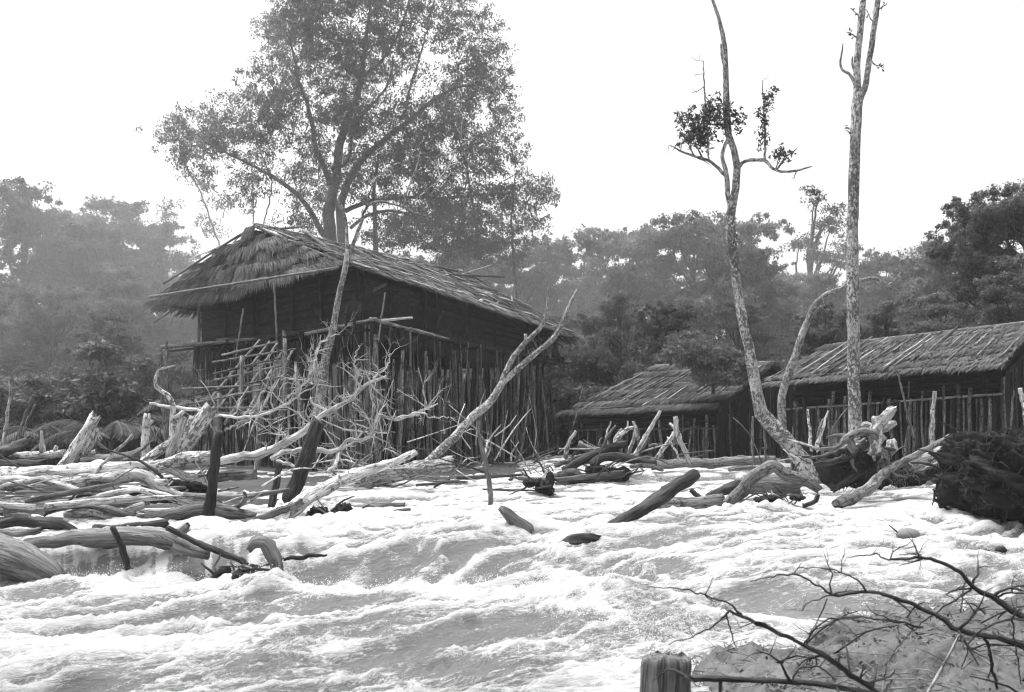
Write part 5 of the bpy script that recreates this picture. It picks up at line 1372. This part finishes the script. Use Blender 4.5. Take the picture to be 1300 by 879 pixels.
# ------------------------------------------------------------------ floating bits and the near bank
c = P(1153, 676, 12.6); c[2] = wz(c[0], c[1]) + .045
gd = thing('gourd', c, 'pale round gourd floating in the water, stalk pointing left', 'gourd')
v, f = blob('b', c, (.15, .13, .085), None, None, .12, 1, 4, (22, 14)); put('husk', v, f, M['gourd'], gd)
put('stalk', *tube(np.array([[*(c + [-.10, 0, .0]), .012], [*(c + [-.17, 0, .06]), .01], [*(c + [-.25, 0, .13]), .006]]), 5)[:2], M['wet'], gd)
for (px, py, s) in [(1271, 684, 1.0), (1253, 676, .6)]:
    c = P(px, py, 12.2); c[2] = wz(c[0], c[1]) + .02
    v, f = blob('b', c, (.07 * s, .05, .05 * s), None, None, .6, 2, int(px), (14, 10)); tag(put('debris_lump', v, f, M['black'], origin=c), 'tiny dark lump floating near the root mound, %s' % ('larger one' if s == 1 else 'smaller one'), 'debris')
NB = [
    ('front_branch', 'dark arching branch at bottom right nearest the wooden post', [[(1125, 890, 5), (1100, 870, 4.4), (1076, 854, 4), (1045, 832, 3.6), (1020, 818, 3.2), (980, 800, 3), (942, 783, 2.6), (925, 776, 2)], [(942, 783, 2), (925, 768, 1.5), (895, 756, 1.3), (862, 747, 1), (820, 745, .6)], [(925, 778, 1.8), (910, 792, 1.3), (880, 808, 1), (850, 818, .6)], [(922, 780, 1.5), (930, 805, 1), (935, 825, .6)], [(1020, 818, 1.6), (1040, 792, 1.4), (1062, 786, 1.2), (1100, 784, 1)]], 5.4),
    ('front_branch', 'dark forked branch arching from the right edge, middle of the three', [[(1330, 822, 5.5), (1300, 818, 5), (1256, 808, 4.2), (1216, 800, 3.8), (1190, 783, 3.4), (1160, 768, 3.2), (1130, 757, 2.8), (1100, 751, 2.6), (1056, 756, 2.2)], [(1056, 756, 2), (1035, 742, 1.6), (1008, 730, 1.4), (980, 732, 1.1), (952, 738, .6)], [(1100, 751, 1.6), (1090, 738, 1.4), (1068, 727, 1.2), (1040, 721, 1), (1012, 722, .6)], [(1056, 756, 1.2), (1030, 764, 1), (1018, 776, .6)], [(1172, 797, 1.8), (1130, 788, 1.5), (1080, 784, 1.3), (1048, 794, 1), (1028, 806, .7)], [(1050, 760, 1.2), (1040, 785, 1), (1026, 806, .7)], [(1250, 808, 2.4), (1258, 840, 2.2), (1266, 880, 1.8)]], 5.6),
    ('front_branch', 'dark branch drooping from the right edge, topmost of the three', [[(1330, 800, 5), (1300, 783, 4.6), (1260, 758, 4), (1234, 746, 3.6), (1222, 730, 3), (1208, 720, 2.7), (1188, 711, 2.4), (1168, 708, 2.2), (1130, 711, 1.6)], [(1130, 711, 1.3), (1108, 704, 1.1), (1074, 709, .6)], [(1168, 708, 1.2), (1166, 703, 1), (1140, 705, .7)], [(1234, 746, 2), (1215, 748, 1.6), (1200, 754, 1.1)], [(1234, 747, 1.6), (1200, 770, 1.2), (1160, 800, .9), (1122, 845, .6)], [(1262, 758, 2), (1285, 752, 1.6), (1310, 756, 1.2)]], 6.0),
    ('front_branch', 'thick dark branch lying along the bottom edge by the wooden post', [[(880, 862, 5.5), (915, 862, 5), (952, 864, 4.5), (1004, 866, 4.2), (1060, 871, 4), (1120, 884, 4)], [(1004, 866, 1.8), (1016, 850, 1.5), (1040, 847, 1.3), (1060, 862, 1)]], 5.2),
    ('front_branch', 'dark twig crossing the mud at the lower right corner', [[(1330, 800, 2.2), (1285, 786, 2), (1250, 798, 1.6), (1230, 820, 1.2), (1222, 850, .9)], [(1285, 786, 1.4), (1290, 830, 1.2), (1296, 870, .8)]], 5.0)]
for i, (nm, lab, ls, d) in enumerate(NB):
    limb_thing(nm, lab, 'branch', ls, M['wet'], d, names=['stem'] + ['twig'] * (len(ls) - 1), n=8, rough=.14, wob=.012, jag=.1, slim=.85, twigs=[(0, 5, .26, 1, .1)] + [(q_, 2, .16, 1, .3) for q_ in range(1, len(ls))], seed=i + 40)
log(ST, 'pale straight stick stuck in the mud at lower right', [(1174, 886, 1.8), (1195, 850, 1.8), (1218, 806, 1.4)], 5.3, 'pale', 'stick', wob=0.0)
log('wooden_post', 'blunt weathered wooden post at the bottom edge', [(842, 960, 31), (844, 900, 30.5), (846, 850, 30), (847, 842, 30), (847, 836, 29), (847, 834, 27)], 5.5, 'mid', 'post', n=18, rough=.07, wob=.004, jag=.2)
for i in range(60):
    x, y = rr.uniform(1.7, 5.5), rr.uniform(5.2, 8.4)
    j = int(np.clip((x - .6) / 8.4 * 289, 0, 289)); q = int(np.clip((y - 2.6) / 7.6 * 259, 0, 259))
    z = BZ[q, j]
    if z < -.5: continue
    a = rr.uniform(0, 6.28); l = rr.uniform(.12, .6); dr = np.array([math.cos(a), math.sin(a), rr.uniform(0, .5)])
    p = np.array([x, y, z]); 
    v, f, tc = tube(np.array([[*p, .007], [*(p + dr * l * .5 + [0, 0, .05]), .006], [*(p + dr * l), .003]]), 5, .05, l / 4, .01)
    tag(put('mud_twig', v, f, M['black'], None, tc, origin=p), 'short dark twig lying on the muddy near bank', 'twig', 'twigs on the near mud bank')

def bank_pts(n, r):
    out = []
    while len(out) < n:
        x, y = r.uniform(1.2, 6.0), r.uniform(4.6, 9.0)
        j = int(np.clip((x - .6) / 8.4 * 289, 0, 289)); q = int(np.clip((y - 2.6) / 7.6 * 259, 0, 259))
        if BZ[q, j] > -.46: out.append((x, y, BZ[q, j]))
    return np.array(out)
rk = np.random.default_rng(314)
tw2 = []
for p in bank_pts(1700, rk):
    a = rk.uniform(0, 6.28); l = rk.uniform(.06, .35); dr = np.array([math.cos(a), math.sin(a), rk.uniform(-.05, .35)])
    tw2.append(tube(np.array([[*p, .004], [*(p + dr * l * .5 + rk.normal(size=3) * .02), .0035], [*(p + dr * l), .0015]]), 4, .0, l / 3, .0))
jn = join(tw2); tag(put('twig_litter', jn[0], jn[1], M['wetmid'], None, jn[2], kind='stuff'), 'matted litter of fine twigs over the near mud bank', 'twigs')
bp = bank_pts(700, rk)
o = bpy.data.objects.new('leaf_litter', leaf_mesh('leaf_litter', bp + [0, 0, .01], np.full(len(bp), .05), 4, .035, M['leafdark'], .25, .1, 3, aspect=.5)); C.objects.link(o)
tag(o, 'dead leaves strewn over the near mud bank', 'leaves', kind='stuff')
# ------------------------------------------------------------------ haze
HZ = 0.0007
bm = [(-260, -110, -3.5), (260, -110, -3.5), (260, 420, -3.5), (-260, 420, -3.5), (-260, -110, 32), (260, -110, 32), (260, 420, 32), (-260, 420, 32)]
mh, t, out = new_mat('damp_air')
pv = N_(t, 'ShaderNodeVolumePrincipled')
pv.inputs['Color'].default_value = (.95, .95, .95, 1)
pv.inputs['Density'].default_value = HZ
pv.inputs['Anisotropy'].default_value = 0.2
t.links.new(pv.outputs[0], out.inputs['Volume'])
put('haze', bm, [[3, 2, 1, 0], [4, 5, 6, 7], [0, 1, 5, 4], [1, 2, 6, 5], [2, 3, 7, 6], [3, 0, 4, 7]], mh, smooth=False, kind='stuff')

def smoke(label, c, r, dens):
    v, f = blob('b', c, r, None, None, .25, 1.0, int(abs(c[0]) * 7) + 3, (40, 24))
    m, t, out = new_mat('thin_smoke')
    pv = N_(t, 'ShaderNodeVolumePrincipled')
    pv.inputs['Color'].default_value = (.97, .97, .97, 1)
    pv.inputs['Density'].default_value = dens
    t.links.new(pv.outputs[0], out.inputs['Volume'])
    tag(put('smoke', v, f, m, origin=c, kind='stuff'), label, 'smoke')
smoke('thin mist hanging in the forest left of the big house', np.array([-20., 42, 3.5]), (15, 12, 9), .016)
smoke('thin mist hanging in the forest behind the huts', np.array([13., 53, 4.]), (24, 9, 9), .010)
smoke('cooking smoke drifting up behind the roof of the big house', np.array([-3.5, 48.5, 7.]), (9, 4.0, 6), .022)
smoke('pale damp haze wrapping the crown of the great tree', np.array([-8., 46.5, 14.]), (19, 5.5, 17), .010)
